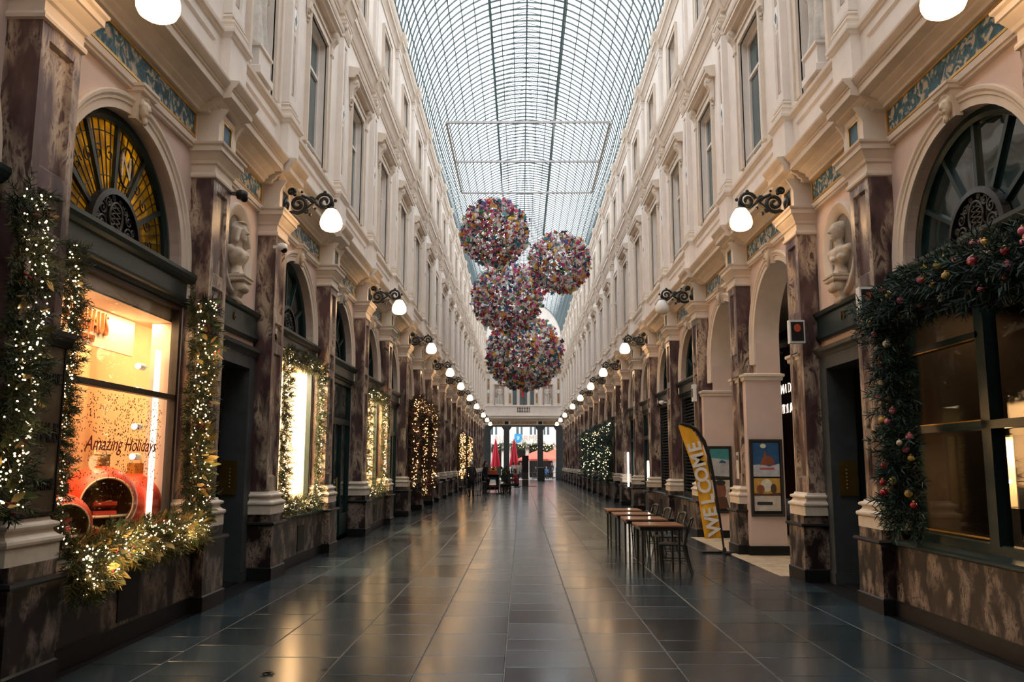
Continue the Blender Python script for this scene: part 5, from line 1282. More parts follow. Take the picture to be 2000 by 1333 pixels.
# ------------------------------------------------------------------ cafe tables and chairs
tabletop = plain('table_wood', (.30, .13, .055), .28, var=.2, scale=10, coat=.3); chairm = plain('black_metal_chair', (.012, .014, .014), .35, var=.2)
TT = MB().molded(.34, .34, [(-.004, .722), (0, .726), (0, .746), (-.006, .75)], x0=-.34).mesh('tabletop')
TL = MB().tube([(0, 0, 0), (0, 0, .722)], [.015, .020], 8).mesh('leg')
TA = MB().box(-.31, .31, -.31, -.29, .67, .722).box(-.31, .31, .29, .31, .67, .722).box(-.31, -.29, -.29, .29, .67, .722).box(.29, .31, -.29, .29, .67, .722).mesh('apron')
def cafe_table(x, y, lab):
    t = empty('cafe_table', (x, y, 0), **T(lab, 'table', 'cafe tables in a row'))
    obj('tabletop', TT, tabletop, t); obj('apron', TA, chairm, t)
    for a in (-1, 1):
        for b in (-1, 1): obj('leg', TL, chairm, t, (a*.27, b*.27, 0))
CS = MB().rings([[(x_*.21, y_*.21, z) for x_, y_ in ((-1, -.85), (-.85, -1), (.85, -1), (1, -.85), (1, .85), (.85, 1), (-.85, 1), (-1, .85))] for z in (.435, .445, .455)], smooth=False).mesh('seat')
CLf = MB().tube([(0, 0, 0), (-.03, 0, .44)], [.011, .015], 8).mesh('leg'); CLb = MB().tube([(.10, 0, 0), (.03, 0, .25), (0, 0, .44), (.03, 0, .62), (.10, 0, .84)], [.011, .014, .016, .014, .012], 8).mesh('rear_leg')
CB = MB().tube([(.30, -.19, .80), (.325, -.10, .815), (.335, 0, .82), (.325, .10, .815), (.30, .19, .80)], [.014, .022, .024, .022, .014], 8).mesh('top_rail')
CSp = MB().tube([(.19, 0, .45), (.33, 0, .81)], .009, 6).mesh('spindle')
CR = MB().bar((-.19, -.17, .22), (.22, -.17, .22), .014).bar((-.19, .17, .22), (.22, .17, .22), .014).mesh('stretcher')
def chair(x, y, rz, lab):
    t = empty('cafe_chair', (x, y, 0), rz, **T(lab, 'chair', 'black cafe chairs'))
    obj('seat', CS, chairm, t)
    for s_ in (-1, 1): obj('leg', CLf, chairm, t, (-.16, s_*.17, 0)); obj('rear_leg', CLb, chairm, t, (.18, s_*.18, 0))
    obj('top_rail', CB, chairm, t, (-.03, 0, .01))
    for k in (-2, -1, 0, 1, 2): obj('spindle', CSp, chairm, t, (-.02, .06*k, 0))
    obj('stretcher', CR, chairm, t)
for k, (x, y) in enumerate(((1.85, 12.35), (1.83, 13.65), (1.82, 14.95), (1.81, 16.25))):
    w = ('first', 'second', 'third', 'fourth')[k]
    cafe_table(x, y, 'square wooden cafe table, %s of the row counted from the near end' % w)
    chair(x+.22 if k == 0 else x+.40, y-.0 if k else y-.02, .12 if k else -.25, 'black metal spindle chair tucked at the %s wooden cafe table' % w)

# ------------------------------------------------------------------ feather flag
FY = 14.75
def fp(u, v, dy=0.0): p = at_y(u, v, FY); return Vector((p.x, FY+dy, p.z))
yel = plain('yellow_cloth', (.78, .40, .015), .75, var=.08, scale=4)
t = empty('feather_flag', at_z(1415, 1081, 0), **T('curved yellow feather flag lettered in white beside the open arch', 'banner'))
ORG = Vector(t.location)
Lp = [(1325, 832), (1331, 850), (1342, 882), (1353, 915), (1361, 950), (1366, 985), (1371, 1018), (1377, 1053)]
Rp = [(1327, 830), (1352, 838), (1369, 865), (1380, 900), (1388, 935), (1395, 975), (1402, 1012), (1409, 1051)]
mb = MB(); rows = []
def lerp_list(P, t_):
    k = min(int(t_*(len(P)-1)), len(P)-2); w = t_*(len(P)-1)-k; return (P[k][0]*(1-w)+P[k+1][0]*w, P[k][1]*(1-w)+P[k+1][1]*w)
nr, nc = 28, 7
for i in range(nr+1):
    a = lerp_list(Lp, i/nr); b = lerp_list(Rp, i/nr); row = []
    for j in range(nc+1):
        w = j/nc; row.append(fp(a[0]*(1-w)+b[0]*w, a[1]*(1-w)+b[1]*w, .012*math.sin(w*7+i*.35)+.01*math.sin(i*.5))-ORG)
    rows.append(row)
front = [p for r in rows for p in r]; back = [p+Vector((0, .006, 0)) for p in front]; W_ = nc+1
fs = [(i*W_+j, i*W_+j+1, (i+1)*W_+j+1, (i+1)*W_+j) for i in range(nr) for j in range(nc)]
mb.add(front, fs, True); mb.add(back, [f[::-1] for f in fs], True); obj('cloth', mb, yel, t)
pole = [fp(1328, 828), fp(1345, 830), fp(1360, 840), fp(1375, 862), fp(1386, 895), fp(1396, 945), fp(1404, 1000), fp(1411, 1050), fp(1415, 1080)]
obj('pole', MB().tube([p-ORG+Vector((0, .01, 0)) for p in pole], [.02, .03, .035, .035, .032, .028, .024, .02, .018], 8, flat=1.0), iron, t)
obj('base', MB().box(-.42, .20, -.05, .05, .005, .03).box(-.06, .06, -.28, .18, .005, .03).lathe([(.04, .03), (.03, .10)], 10), iron, t)
Wp = [(1390, 1026), (1385, 992), (1380, 962), (1374, 934), (1368, 916), (1361, 893), (1358, 872)]
cent = [(1393, 1027), (1387, 1000), (1382, 975), (1377, 951), (1371, 927), (1364, 899), (1357, 873)]
whitep = plain('white_print', (.78, .76, .72), .7)
for k, ch in enumerate('WELCOME'):
    me = text_mesh(ch, .32, .004, offset=.010); p = fp(*cent[k], -.025)-ORG
    nxt = fp(*cent[min(k+1, 6)]) if k < 6 else fp(*cent[6]); prv = fp(*cent[k]) if k < 6 else fp(*cent[5]); d = (nxt-prv).normalized(); ang = math.atan2(d.z, d.x)
    xs = [v.co.x for v in me.vertices]; mid = (max(xs)+min(xs))/2
    xform(me, Matrix.Rotation(PI/2, 4, 'X') @ Matrix.Rotation(ang, 4, 'Z') @ Matrix.Scale(1.05, 4) @ Matrix.Translation((-mid, 0, 0))); obj('letter', me, whitep, t, tuple(p))

# ------------------------------------------------------------------ posters and small wall fittings
def poster_case(Yface, x0, x1, z0, z1, lab, upper, lower):
    t = empty('poster_case', ((x0+x1)/2, Yface, 0), **T(lab, 'poster case')); w = (x1-x0)/2
    obj('case', swapxy(frame_mb(MB(), .0, .05, -w, w, z0, z1, .045)), dwood, t); obj('backing', MB().box(-w+.02, w-.02, -.02, 0, z0+.02, z1-.02), dark, t)
    zm = (z0+z1)/2
    for nm, zz0, zz1, spec in (('upper_poster', zm+.02, z1-.06, upper), ('lower_poster', z0+.10, zm-.01, lower)):
        p = obj(nm, MB().box(-w+.06, w-.06, -.026, -.021, zz0, zz1), spec[0], t)
        for k, (m_, pts_) in enumerate(spec[1:]):
            H = zz1-zz0; q = [((-w+.06)+(2*w-.12)*a, -.027-.001*k, zz0+H*b) for a, b in pts_]; q2 = [(a_[0], a_[1]-.001, a_[2]) for a_ in q]
            obj('printed_shape', MB().rings([q, q2], smooth=False), m_, p)
    return t
pm = {n: plain('print_'+n, c, .6, var=.2, scale=9) for n, c in dict(night=(.02, .10, .24), snow=(.55, .58, .60), fox=(.28, .08, .03), moon=(.75, .72, .55), amber=(.60, .34, .06), umber=(.10, .04, .02), paperw=(.60, .55, .46), teal=(.05, .28, .30), grey=(.42, .44, .46), face=(.22, .08, .05), ink=(.03, .03, .03), rose=(.5, .12, .15)).items()}
def disc(cx, cz, r, ry=None, n=18): return [(cx+r*math.cos(2*PI*k/n), cz+(ry or r)*math.sin(2*PI*k/n)) for k in range(n)]
poster_case(14.835, 3.98, 4.58, .70, 2.10, 'tall poster case on the pier with a blue night scene above', (pm['night'], (pm['snow'], [(0, 0), (1, 0), (1, .38), (.6, .30), (.3, .36), (0, .34)]), (pm['moon'], disc(.40, .90, .11, .07)), (pm['fox'], [(.25, .34), (.80, .34), (.82, .48), (.62, .62), (.52, .60), (.46, .80), (.42, .62), (.34, .50)]), (pm['rose'], [(.25, .20), (.80, .20), (.80, .26), (.25, .26)])),
            (pm['amber'], (pm['paperw'], [(0, 0), (1, 0), (1, .46), (0, .46)]), (pm['moon'], disc(.48, .78, .22, .2)), (pm['umber'], [(0, .46), (1, .46), (1, .56), (.5, .52), (0, .54)]), (pm['fox'], disc(.25, .66, .15, .14)), (pm['umber'], disc(.74, .68, .11, .15)), (pm['ink'], [(.1, .18), (.68, .18), (.68, .28), (.1, .28)])))
poster_case(18.285, 4.00, 4.55, .55, 2.05, 'poster case with a teal seascape behind the yellow flag', (pm['teal'], (pm['grey'], [(0, 0), (1, 0), (1, .62), (.5, .66), (0, .70)]), (pm['night'], [(.45, .52), (.85, .52), (.8, .58), (.6, .62)]), (pm['ink'], [(0, 0), (1, 0), (1, .06), (0, .10)])),
            (pm['paperw'], (pm['face'], disc(.5, .62, .30, .34)), (pm['umber'], [(.05, 0), (.95, 0), (.80, .40), (.2, .40)]), (pm['ink'], disc(.5, .90, .28, .1))))
for Y, z, lab in ((15.0, 1.55, 'white paper notice fixed to the second pilaster of the open arches'), ):
    pass
def notice(side, lx, Y, z, w, h, mat, lab, cat='notice', lines=0):
    t = empty('notice', wp(side, lx, Y, z), 0 if side == 'L' else PI, **T(lab, cat))
    obj('sheet', MB().box(0, .008, -w/2, w/2, -h/2, h/2), mat, t)
    for k in range(lines): obj('printed_block', MB().box(.008, .010, -w*.34, w*.34, h*(.30-.30*k)-h*.10, h*(.30-.30*k)+h*.08), pm['ink'] if k % 2 == 0 else pm['grey'], t)
    return t
notice('L', -.40, 10.40, 1.45, .15, .40, whitep, 'white strip of three small prints on the niche door', lines=3)
notice('R', -.40, 10.45, 1.45, .15, .46, whitep, 'white paper strip on the dark door by the cinema', lines=2)
notice('R', .285, 15.31, 1.62, .17, .50, pm['paperw'], 'pale paper notice on the pilaster between the open arches', lines=1)
brass = plain('brass', (.16, .10, .025), .35, metal=.7)
for side, Y, lab in (('L', 11.25, 'brass doorbell panel in the porch by the niche door'), ('R', 11.25, 'brass doorbell panel in the cinema side porch')):
    t = empty('bell_panel', wp(side, -.18, Y+.075, 1.45), 0 if side == 'L' else PI, **T(lab, 'intercom'))
    s_ = 1 if side == 'L' else -1
    obj('plate', MB().box(-.13, .13, -.012*s_-.006, -.012*s_+.006, -.24, .24), brass, t)
    for k in range(6): obj('button', MB().ball((.03, -.02*s_, .12-.05*k), .010, 8, 5), gold, t)
for side, Y, tx, nm in (('L', 10.635, '6', 'chocolate shop'), ('R', 10.635, '13', 'cinema')):
    put_text(tx, .17, brass, side, .058, Y, 3.64, depth=.02, name='house_number', **T('brass house number on the green band under the %s side niche' % nm, 'number'))
def cctv(loc, d, body, lab):
    d = Vector(d).normalized(); t = empty('security_camera', loc, math.atan2(d.y, d.x), **T(lab, 'camera'))
    obj('bracket', MB().box(-.14, -.04, -.02, .02, .0, .04), body, t); obj('body', MB().lathe([(.02, -.05), (.06, -.04), (.075, .0), (.075, .05), (.05, .065), (.01, .07)], 14), body, t); obj('lens', MB().ball((.03, 0, -.03), .05, 12, 8), black_stone, t)
cctv((-3.78, 11.50, 4.83), (1, -.2), white_paint, 'white dome camera beside the lamp pilaster')
cctv((-3.77, 9.72, 5.02), (1, .3), iron, 'black dome camera under the capital before the bust niche')
cctv((3.74, 22.5, 3.35), (-1, 0), white_paint, 'white dome camera between the lattice shutters')
def lightbox(Y, z, lab, c):
    t = empty('box_sign', wp('R', .30, Y, z), PI, **T(lab, 'sign'))
    obj('housing', MB().box(0, .22, -.05, .05, -.17, .17), white_paint, t); obj('face', MB().box(.02, .20, -.056, -.05, -.14, .14).box(.02, .20, .05, .056, -.14, .14), dark, t); obj('emblem', MB().rings([[(.11+.05*math.cos(q), yy, .05+.06*math.sin(q)) for q in np.linspace(0, 2*PI, 13)[:-1]] for yy in (.057, .060)], smooth=False), c, t)
redglow = plain('red_emblem', (.55, .08, .03), .5)
lightbox(11.45, 3.55, 'white edged box sign projecting beside the numbered green band', redglow)
lightbox(9.05, 3.50, 'pale box sign projecting at the end of the bauble garland', redglow)
t = empty('wall_alarm', wp('R', .30, 18.70, 3.30), PI, **T('white alarm box on the pilaster after the open arches', 'alarm')); obj('box', MB().box(0, .08, -.10, .10, -.2, .2), white_paint, t); obj('grille', MB().box(.08, .085, -.06, .06, -.1, .1), grey_stone, t)
t = empty('wall_speaker', wp('L', .16, 13.1, 3.40), 0, **T('dark tilted box speaker under the second fanlight sill', 'speaker')); obj('cabinet', MB().rings([[(0, -.35, -.02), (.16, -.35, -.10), (.16, .35, -.10), (0, .35, -.02)], [(0, -.35, .12), (.20, -.35, .06), (.20, .35, .06), (0, .35, .12)]], smooth=False), iron, t)
t = empty('wall_socket', wp('R', .30, 6.55, .62), PI, **T('small pale blue socket cover low on the marble riser', 'socket')); obj('cover', MB().rings([[(0, -.06, -.05), (.03, -.06, -.05), (.03, .06, -.05), (0, .06, -.05)], [(0, -.06, .04), (.09, -.05, .02), (.09, .05, .02), (0, .06, .04)]], smooth=False), plain('pale_plastic', (.45, .58, .60), .5), t)

# ------------------------------------------------------------------ people
SK = (.45, .27, .19)
def person(loc, rz, lab, coat, legs, hair, pose='stand', h=1.72, shoes=(.02, .02, .02), hairlen=0, child=None):
    k = h/1.72; P = []
    hip = .92*k; 
    if pose == 'sit': hip = .50
    sh = hip+.52*k; hd = hip+.72*k
    lean = .06 if pose != 'sit' else .10
    def v(x, y, z): return (x, y, z)
    P += [('cap', v(0, -.07, hip), v(0, .07, hip), .115*k, .115*k, legs), ('cap', v(0, 0, hip+.06), v(lean*.5, 0, hip+.30*k), .135*k, .15*k, coat), ('cap', v(lean, -.13*k, sh-.03), v(lean, .13*k, sh-.03), .085*k, .085*k, coat), ('ell', v(lean*.7, 0, hip+.36*k), (.12*k, .19*k, .18*k), coat)]
    P += [('cap', v(lean, 0, sh+.02), v(lean+.02, 0, hd-.08*k), .05*k, .05*k, SK), ('ell', v(lean+.035, 0, hd+.02*k), (.092*k, .074*k, .115*k), SK), ('cap', v(lean+.125*k, 0, hd+.02*k), v(lean+.138*k, 0, hd-.015*k), .010*k, .015*k, SK), ('ell', v(lean+.03, .075*k, hd+.01*k), (.02, .012, .03), SK), ('ell', v(lean+.03, -.075*k, hd+.01*k), (.02, .012, .03), SK), ('ell', v(lean+.115*k, 0, hd-.055*k), (.012, .025, .008), (.35, .14, .12))]
    st = {'stand': (.03, -.03), 'walk': (.30, -.26), 'sit': (0, 0)}[pose]
    for sgn, f in ((1, st[0]), (-1, st[1])):
        if pose == 'sit':
            kn = v(.42*k, sgn*.10, .48); an = v(.40*k, sgn*.10, .09)
        else:
            kn = v(f*.55+(.05 if f > 0 else .02), sgn*.09, .49*k); an = v(f, sgn*.085, .09*k)
        P += [('cap', v(0, sgn*.08, hip-.02), kn, .088*k, .062*k, legs), ('cap', kn, an, .060*k, .042*k, legs), ('cap', v(an[0]-.03, an[1], .045), v(an[0]+.14, an[1]*1.1, .035), .042, .034, shoes)]
        if pose == 'sit': el = v(.06, sgn*.24*k, hip+.26*k); wr = v(.27, sgn*.16*k, hip+.20*k)
        elif pose == 'walk': el = v(-f*.35, sgn*.25*k, hip+.22*k); wr = v(-f*.35+.14, sgn*.25*k, hip+.02*k)
        else: el = v(.0, sgn*.25*k, hip+.22*k); wr = v(.10, sgn*.22*k, hip+.0*k)
        P += [('cap', v(lean, sgn*.19*k, sh-.04), el, .062*k, .052*k, coat), ('cap', el, wr, .050*k, .038*k, coat)]
        d = (Vector(wr)-Vector(el)).normalized(); hw = Vector(wr)+d*.05
        P += [('ell', tuple(hw), (.04, .022, .045), SK)]
        for q in range(4): b_ = hw+Vector((.018*(q-1.5), 0, -.02)); P.append(('cap', tuple(b_), tuple(b_+d*(.05+.012*(1-abs(q-1.5)))+Vector((.012, 0, -.01))), .010, .008, SK))
        P.append(('cap', tuple(hw+Vector((.03, 0, 0))), tuple(hw+Vector((.055, 0, -.03))), .011, .009, SK))
    if pose != 'sit': P += [('cap', v(0, 0, hip-.12*k), v(0, 0, hip+.1*k), .165*k, .145*k, coat)]
    t = empty('person', loc, rz, **T(lab, 'person')); obj('body', blob(P, .017, 'body', 1), tintm, t)
    H = [('ell', v(lean+.012, 0, hd+.055*k), (.10*k, .086*k, .095*k), hair), ('ell', v(lean-.035*k, 0, hd+.0*k), (.065*k, .082*k, .10*k), hair)]
    if hairlen: H += [('cap', v(lean-.05, 0, hd), v(lean-.07, 0, hd-hairlen), .08*k, .06*k, hair)]
    hb = [p for p in H]
    me = blob(hb, .016, 'hair', 1)
    # trim the part of the hair shell that would cover the face
    import bmesh
    bm = bmesh.new(); bm.from_mesh(me); bmesh.ops.delete(bm, geom=[q for q in bm.verts if q.co.x > lean+.055*k and q.co.z < hd+.075*k], context='VERTS'); bm.to_mesh(me); bm.free()
    obj('hair', me, tintm, t)
    return t
def ground(u, v): p = at_z(u, v, 0); return (p.x, p.y, 0)
BLK = (.012, .012, .014); NAVY = (.02, .025, .04)
person(ground(921, 971), 2.2, 'white haired visitor in a long black coat by the shop wall', BLK, BLK, (.62, .60, .57))
person(ground(946, 966), -.4, 'dark dressed person bending beside the market stand', BLK, NAVY, (.03, .02, .015), hairlen=.15)
pc = ground(993, 966)
person((pc[0], pc[1], 0), 2.6, 'seated person in black with back turned beside the market stand', BLK, BLK, (.04, .025, .015), 'sit', hairlen=.12)
person((pc[0]+.45, pc[1]+1.2, 0), 2.9, 'seated person in a red sleeve behind the black coated sitter', (.30, .02, .03), NAVY, (.10, .05, .02), 'sit')
def at_depth(u, Y): p = at_y(u, 906, Y); return (p.x, Y, 0)
person(at_depth(1012, 70), 1.3, 'pedestrian in a pale jacket striding past the portal', (.48, .42, .34), NAVY, (.12, .07, .03), 'walk')
person(at_depth(1003, 73), 1.6, 'pedestrian in a light grey coat beside the pale jacketed one', (.50, .50, .52), BLK, (.05, .03, .02), 'walk')
person(at_depth(1066, 86), -1.2, 'seated guest in blue under the open umbrellas', (.04, .16, .36), NAVY, (.08, .05, .03), 'sit')
person(at_depth(1047, 87), -1.9, 'seated guest in dark clothes under the open umbrellas', (.03, .03, .035), NAVY, (.05, .03, .02), 'sit')
person(at_depth(1077, 89), -1.6, 'standing waiter in black among the umbrella tables', (.05, .05, .055), BLK, (.03, .02, .02))
person(at_depth(1017, 88), -1.2, 'standing passer-by in grey beyond the black totem', (.25, .25, .27), NAVY, (.2, .13, .06))
# stools for the sitters
stool = MB().lathe([(.003, .36), (.18, .36), (.19, .385), (.18, .41), (.003, .41)], 16).mesh('seat'); sleg = MB().tube([(.16, 0, 0), (.10, 0, .36)], .012, 6).mesh('leg')
for k, (x, y, lab) in enumerate(((pc[0], pc[1], 'stool under the black coated sitter'), (pc[0]+.45, pc[1]+1.2, 'stool under the red sleeved sitter'), (at_depth(1066, 86)[0], 86, 'stool under the guest in blue'), (at_depth(1047, 87)[0], 87, 'stool under the guest in dark clothes'))):
    t = empty('stool', (x, y, -.04), **T('round black '+lab, 'stool')); obj('seat', stool, iron, t)
    for q in range(4): o = obj('leg', sleg, iron, t, (0, 0, .04)); o.rotation_euler = (0, 0, q*PI/2+.4)

# ------------------------------------------------------------------ market stand in mid gallery
ks = ground(962, 962); kx, ky = ks[0], ks[1]
wood = plain('stand_wood', (.14, .075, .035), .55, var=.3, scale=8)
t = empty('market_stand', (kx, ky, 0), .1, **T('wooden market stand with open shelves in mid gallery', 'stand'))
for a in (-1, 1):
    for b in (-1, 1): obj('post', MB().box(a*.36-.025, a*.36+.025, b*.22-.025, b*.22+.025, 0, 1.0), wood, t)
obj('counter', MB().box(-.42, .42, -.28, .28, 1.0, 1.04), wood, t); obj('shelf', MB().box(-.38, .38, -.24, .24, .30, .33), wood, t); obj('shelf', MB().box(-.38, .38, -.24, .24, .12, .14), wood, t); obj('back_panel', MB().box(-.38, .38, .22, .24, .15, 1.0), dark, t)
orange = plain('orange_card', (.72, .30, .02), .6); red2 = plain('red_card_2', (.55, .06, .03), .6)
t = empty('sign_box', (kx+.03, ky-.05, 1.04), .1, **T('orange and red sign box with dark emblem on the market stand', 'sign')); obj('upper_half', MB().box(-.22, .22, -.12, .12, .18, .36), orange, t); obj('lower_half', MB().box(-.22, .22, -.12, .12, 0, .18), red2, t); obj('emblem', MB().rings([[(.06*math.cos(q), y_, .275+.05*math.sin(q)) for q in np.linspace(0, 2*PI, 15)[:-1]] for y_ in (-.121, -.124)], smooth=False), dark, t)
obj('carton', MB().box(-.2, .2, -.15, .15, 0, .22), red2, None, (kx, ky, .332), rz=.1, **T('red carton on the middle shelf of the market stand', 'carton'))
obj('blue_crate', MB().box(-.2, .2, -.13, .13, 0, .30).box(-.21, .21, -.14, .14, .27, .30), plain('blue_plastic', (.02, .08, .16), .5), None, (kx+.02, ky+.02, .56), rz=.1, **T('dark blue crate hung in the market stand', 'crate'))
bpy.data.objects['blue_crate'].location.z = .557
t = empty('white_chair', (kx+.03, ky-.75, 0), PI/2, **T('white shell chair with wooden legs before the market stand', 'chair'))
wsh = plain('white_shell', (.70, .69, .66), .4)
obj('seat_shell', MB().rings([[(-.20+.02*k_, y_*.20, .43+.002*abs(y_)*10) for y_ in (-1, -.5, 0, .5, 1)] for k_ in range(0, 20, 4)]+[[(.20+.03*k_, y_*(.20-.02*k_), .46+.09*k_) for y_ in (-1, -.5, 0, .5, 1)] for k_ in range(4)], closed=False, cap=False), wsh, t)
for a in (-1, 1):
    for b in (-1, 1): obj('leg', MB().tube([(a*.20, b*.20, 0), (a*.10, b*.10, .43)], [.012, .018], 6), wood, t)
for k, (u, v, rz) in enumerate(((905, 969, .4), (912, 975, 2.6), (935, 978, -.5))):
    g = ground(u, v); chair(g[0], g[1], rz, ('black bistro chair against the shop wall near the visitor', 'black bistro chair in front of the white haired visitor', 'black bistro chair beside the dark dressed person')[k])
t = empty('planter', (kx+.72, ky+.9, 0), **T('potted green plant behind the market stand', 'plant')); obj('pot', MB().lathe([(.16, 0), (.2, .45), (.22, .48), (.18, .48), (.17, .40)], 14), plain('terracotta', (.20, .09, .05), .7), t)
Dn = rng.normal(size=(120, 3)); Dn[:, 2] = abs(Dn[:, 2])+.4; obj('foliage', scatter('foliage', LEAF_V, LEAF_F, rot_frames(Dn)*(.30*rng.uniform(.7, 1.3, 120))[:, None, None], rng.normal(0, .12, (120, 3))*[1, 1, 1.6]+[0, 0, .85], np.array([(.05, .12, .05), (.09, .16, .07)])[rng.integers(0, 2, 120)], True), leafm, t, kind='stuff')
g = ground(1026, 951); t = empty('totem_sign', g, **T('tall black totem sign standing in the middle of the gallery', 'sign')); obj('lower_block', MB().box(-.23, .23, -.12, .12, .02, .98), dwood, t); obj('upper_block', MB().box(-.24, .24, -.10, .10, 1.02, 2.22), black_stone, t); obj('joint', MB().box(-.22, .22, -.09, .09, .98, 1.02), iron, t); obj('white_line', MB().box(-.23, .23, -.125, -.12, .50, .525), whitep, t); obj('foot', MB().box(-.75, .75, -.03, .03, 0, .03).box(-.30, .30, -.3, .3, 0, .02), iron, t)
obj('litter_bin', MB().molded(.30, .30, [(0, 0), (.02, .05), (.02, 1.25), (-.05, 1.32)], x0=-.30, full=True), iron, None, at_depth(1057, 76), **T('square black bin beside the middle pier of the portal', 'bin'))

# ------------------------------------------------------------------ street beyond the portal
obj('ground_street', MB().box(-14, 14, 81.2, 97, -.12, -.003), plain('street_paving', (.30, .29, .28), .6, var=.2), None, kind='structure', label='pale street paving beyond the portal')
FB = 96.0
bld = empty('street_house', (0, FB, 0), **T('white plastered restaurant house across the street', 'building'))
obj('facade', MB().box(-14, 14, 0, .3, 4.0, 13), plain('white_plaster', (.70, .69, .66), .8, var=.05), bld)
obj('cornice', MB().prism([(0, 3.85), (-.25, 3.9), (-.3, 4.05), (0, 4.12)], 'x', -14, 14), cream2, bld)
obj('shop_recess', MB().box(-14, 14, .25, .4, 0, 3.9), dark, bld)
def bp(u, v): p = at_y(u, v, FB); return p.x, p.z
for k, (u0, u1) in enumerate(((959, 963.5), (967, 971), (1008, 1013.5), (1016.5, 1021), (1034.5, 1039.5), (1043, 1047), (1061, 1065.5), (1068, 1073))):
    x0, zt = bp(u0, 832); x1, zb = bp(u1, 850); w = obj('window', MB().box(x0, x1, -.02, .0, zb, zb+2.1), uglass, bld); obj('frame', swapxy(frame_mb(MB(), .0, .05, x0-.05, x1+.05, zb-.05, zb+2.15, .06)), white_paint, w)
for u in (958, 983, 994, 1030, 1083): x0, _ = bp(u, 880); obj('column', MB().lathe([(.28, 0), (.24, .3), (.22, 3.8), (.3, 3.9)], 14, (x0, -.1, 0)), cream2, bld)
gr = garland('fir and light garland along the street house cornice', 'R', [[(-9, FB-.35, 3.8), (-4, FB-.4, 3.5), (0, FB-.4, 3.75), (4, FB-.4, 3.5), (9, FB-.35, 3.8)]], .28, 40, .4, [(.03, .06, .03), (.05, .08, .03)], 120, .035)
goldtx = plain('faded_gold_lettering', (.52, .44, .34), .6)
sgn = empty('house_sign', (0, FB-.02, 0), **T('faded gold restaurant name across the white street house', 'sign'))
for tx, u, v in (('AUX', 980, 857), ('ARMES', 1036, 857)):
    me = text_mesh(tx, .95, .03); xform(me, Matrix.Rotation(PI/2, 4, 'X')); x0, z0 = bp(u, v); letters(me, goldtx, sgn, (x0, -.01, z0))
x0, z0 = bp(1012, 857); sh = [(-.42, .55), (.42, .55), (.42, 0), (.3, -.35), (0, -.62), (-.3, -.35), (-.42, 0)]
t = empty('shield_sign', (x0, FB-.12, z0), **T('bright blue shield sign on the white street house', 'sign')); obj('shield', MB().prism(sh, 'y', -.04, .04), plain('shield_blue', (.02, .26, .55), .5), t); obj('emblem', MB().prism([(a*.4, b*.45+.03) for a, b in sh], 'y', -.055, -.04), plain('shield_pale', (.25, .50, .68), .5), t)
redc = plain('red_canvas', (.55, .012, .035), .7, var=.12); orc = plain('coral_canvas', (.72, .14, .08), .7, var=.08)
def closed_umbrella(u, Y, lab):
    p = at_depth(u, Y); t = empty('closed_umbrella', p, **T(lab, 'umbrella', 'closed red umbrellas'))
    obj('pole', MB().lathe([(.03, 0), (.03, 4.2)], 8), white_paint, t)
    rs = []
    for z, r in ((1.30, .42), (1.35, .44), (2.2, .34), (3.2, .20), (3.9, .10), (4.22, .03)):
        rs.append([(r*(1+.18*math.cos(8*2*PI*i/48))*math.cos(2*PI*i/48), r*(1+.18*math.cos(8*2*PI*i/48))*math.sin(2*PI*i/48), z) for i in range(48)])
    obj('folded_canopy', MB().rings(rs), redc, t); obj('foot', MB().lathe([(.3, 0), (.3, .06), (.05, .1)], 14), iron, t)
closed_umbrella(968, 84.5, 'closed red umbrella before the fluted columns'); closed_umbrella(1004, 84.2, 'closed red umbrella below the blue shield')
def open_umbrella(u, Y, R_, z, lab, mat):
    p = at_depth(u, Y); t = empty('open_umbrella', p, **T(lab, 'umbrella', 'open coral umbrellas')); obj('pole', MB().lathe([(.03, 0), (.03, z+.95)], 8), white_paint, t)
    rs = []
    for k, (r, zz) in enumerate(((R_, z-.18), (R_, z), (R_*.66, z+.38), (R_*.33, z+.72), (.02, z+1.0))): rs.append([(r*math.cos(2*PI*i/8+.39), r*math.sin(2*PI*i/8+.39), zz) for i in range(8)])
    obj('canopy', MB().rings(rs, smooth=False, cap=False), mat, t)
    for i in range(8): a = 2*PI*i/8+.39; obj('rib', MB().bar((0, 0, z+.97), (R_*math.cos(a), R_*math.sin(a), z-.01), .02), white_paint, t)
    obj('foot', MB().lathe([(.3, 0), (.3, .06), (.05, .1)], 14), iron, t)
open_umbrella(1053, 88.2, 2.5, 2.15, 'open coral umbrella behind the black totem', orc); open_umbrella(1083, 93.3, 2.3, 2.3, 'open coral umbrella nearest the house columns', orc)
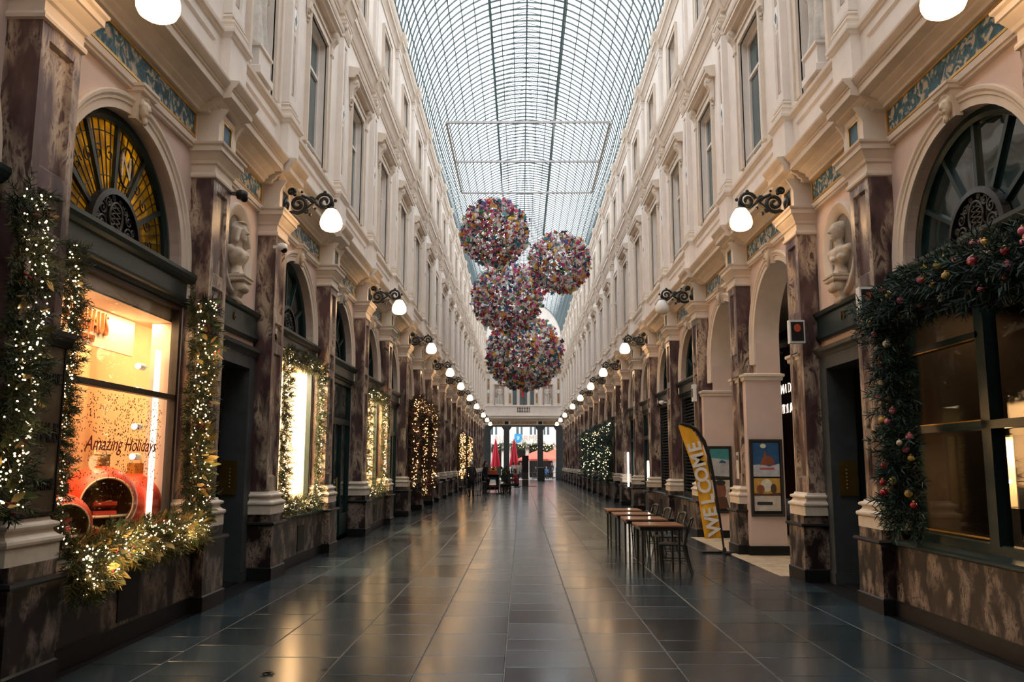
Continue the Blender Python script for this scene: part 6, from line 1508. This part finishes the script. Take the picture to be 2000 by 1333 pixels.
for k, u in enumerate((1040, 1056, 1080)):
    p = at_depth(u, 84.0+k*.2); t = empty('street_table', p, **T(('small dark street table by the totem', 'small dark street table between the seated guests', 'small dark street table by the end pier')[k], 'table', 'street tables')); obj('top', MB().lathe([(.003, .70), (.34, .70), (.35, .72), (.34, .74), (.003, .74)], 16), iron, t); obj('stem', MB().lathe([(.03, .02), (.03, .70)], 8), iron, t); obj('foot', MB().lathe([(.25, 0), (.25, .02), (.04, .04)], 12), iron, t)
# gable flag
t = empty('gable_flag', (.0, YEND-.35, 7.46), **T('hanging red and yellow flag on a pole over the portal', 'flag'))
obj('pole', MB().tube([(.05, .2, 0), (.02, -.1, 2.2)], .025, 6), iron, t)
rows = []
for i in range(9):
    z = 2.2-.17*i; rows.append([(x_+.03*math.sin(i), -.1-.03*math.sin(x_*30+i), z) for x_ in np.linspace(-.28+.012*i, .05, 6)])
fl = plain('flag_red', (.50, .01, .02), .7); fy = plain('flag_yellow', (.75, .45, .03), .7)
obj('red_cloth', MB().rings(rows, closed=False, cap=False), fl, t); obj('yellow_cloth', MB().rings([[(p[0]+.14, p[1]-.02, p[2]) for p in r[2:5]] for r in rows[:4]], closed=False, cap=False), fy, t)

# ------------------------------------------------------------------ litter on the paving
leafb = plain('dry_leaf', (.05, .035, .02), .7)
for k, (u, v, sc, lab) in enumerate(((523, 1317, .07, 'crumpled dry leaf on the slate near the amber window'), (636, 1308, .05, 'narrow dry leaf lying on a slate joint'))):
    p = at_z(u, v, 0); mb = MB()
    for q in range(3 if k == 0 else 1):
        a = q*2.1+.4; c, s_ = math.cos(a), math.sin(a)
        mb.add([(sc*(x_*c-y_*s_), sc*(x_*s_+y_*c), .004+sc*z_) for x_, y_, z_ in ((-1, 0, .05), (-.3, .3, .15), (.4, .25, .22), (1, 0, .1), (.4, -.25, .2), (-.3, -.3, .1), (0, 0, .02))], [(0, 1, 6), (1, 2, 6), (2, 3, 6), (3, 4, 6), (4, 5, 6), (5, 0, 6)], True)
    obj('dry_leaf', mb, leafb, None, (p.x, p.y, 0), rz=.3 if k else 1.2, **T(lab, 'leaf'))
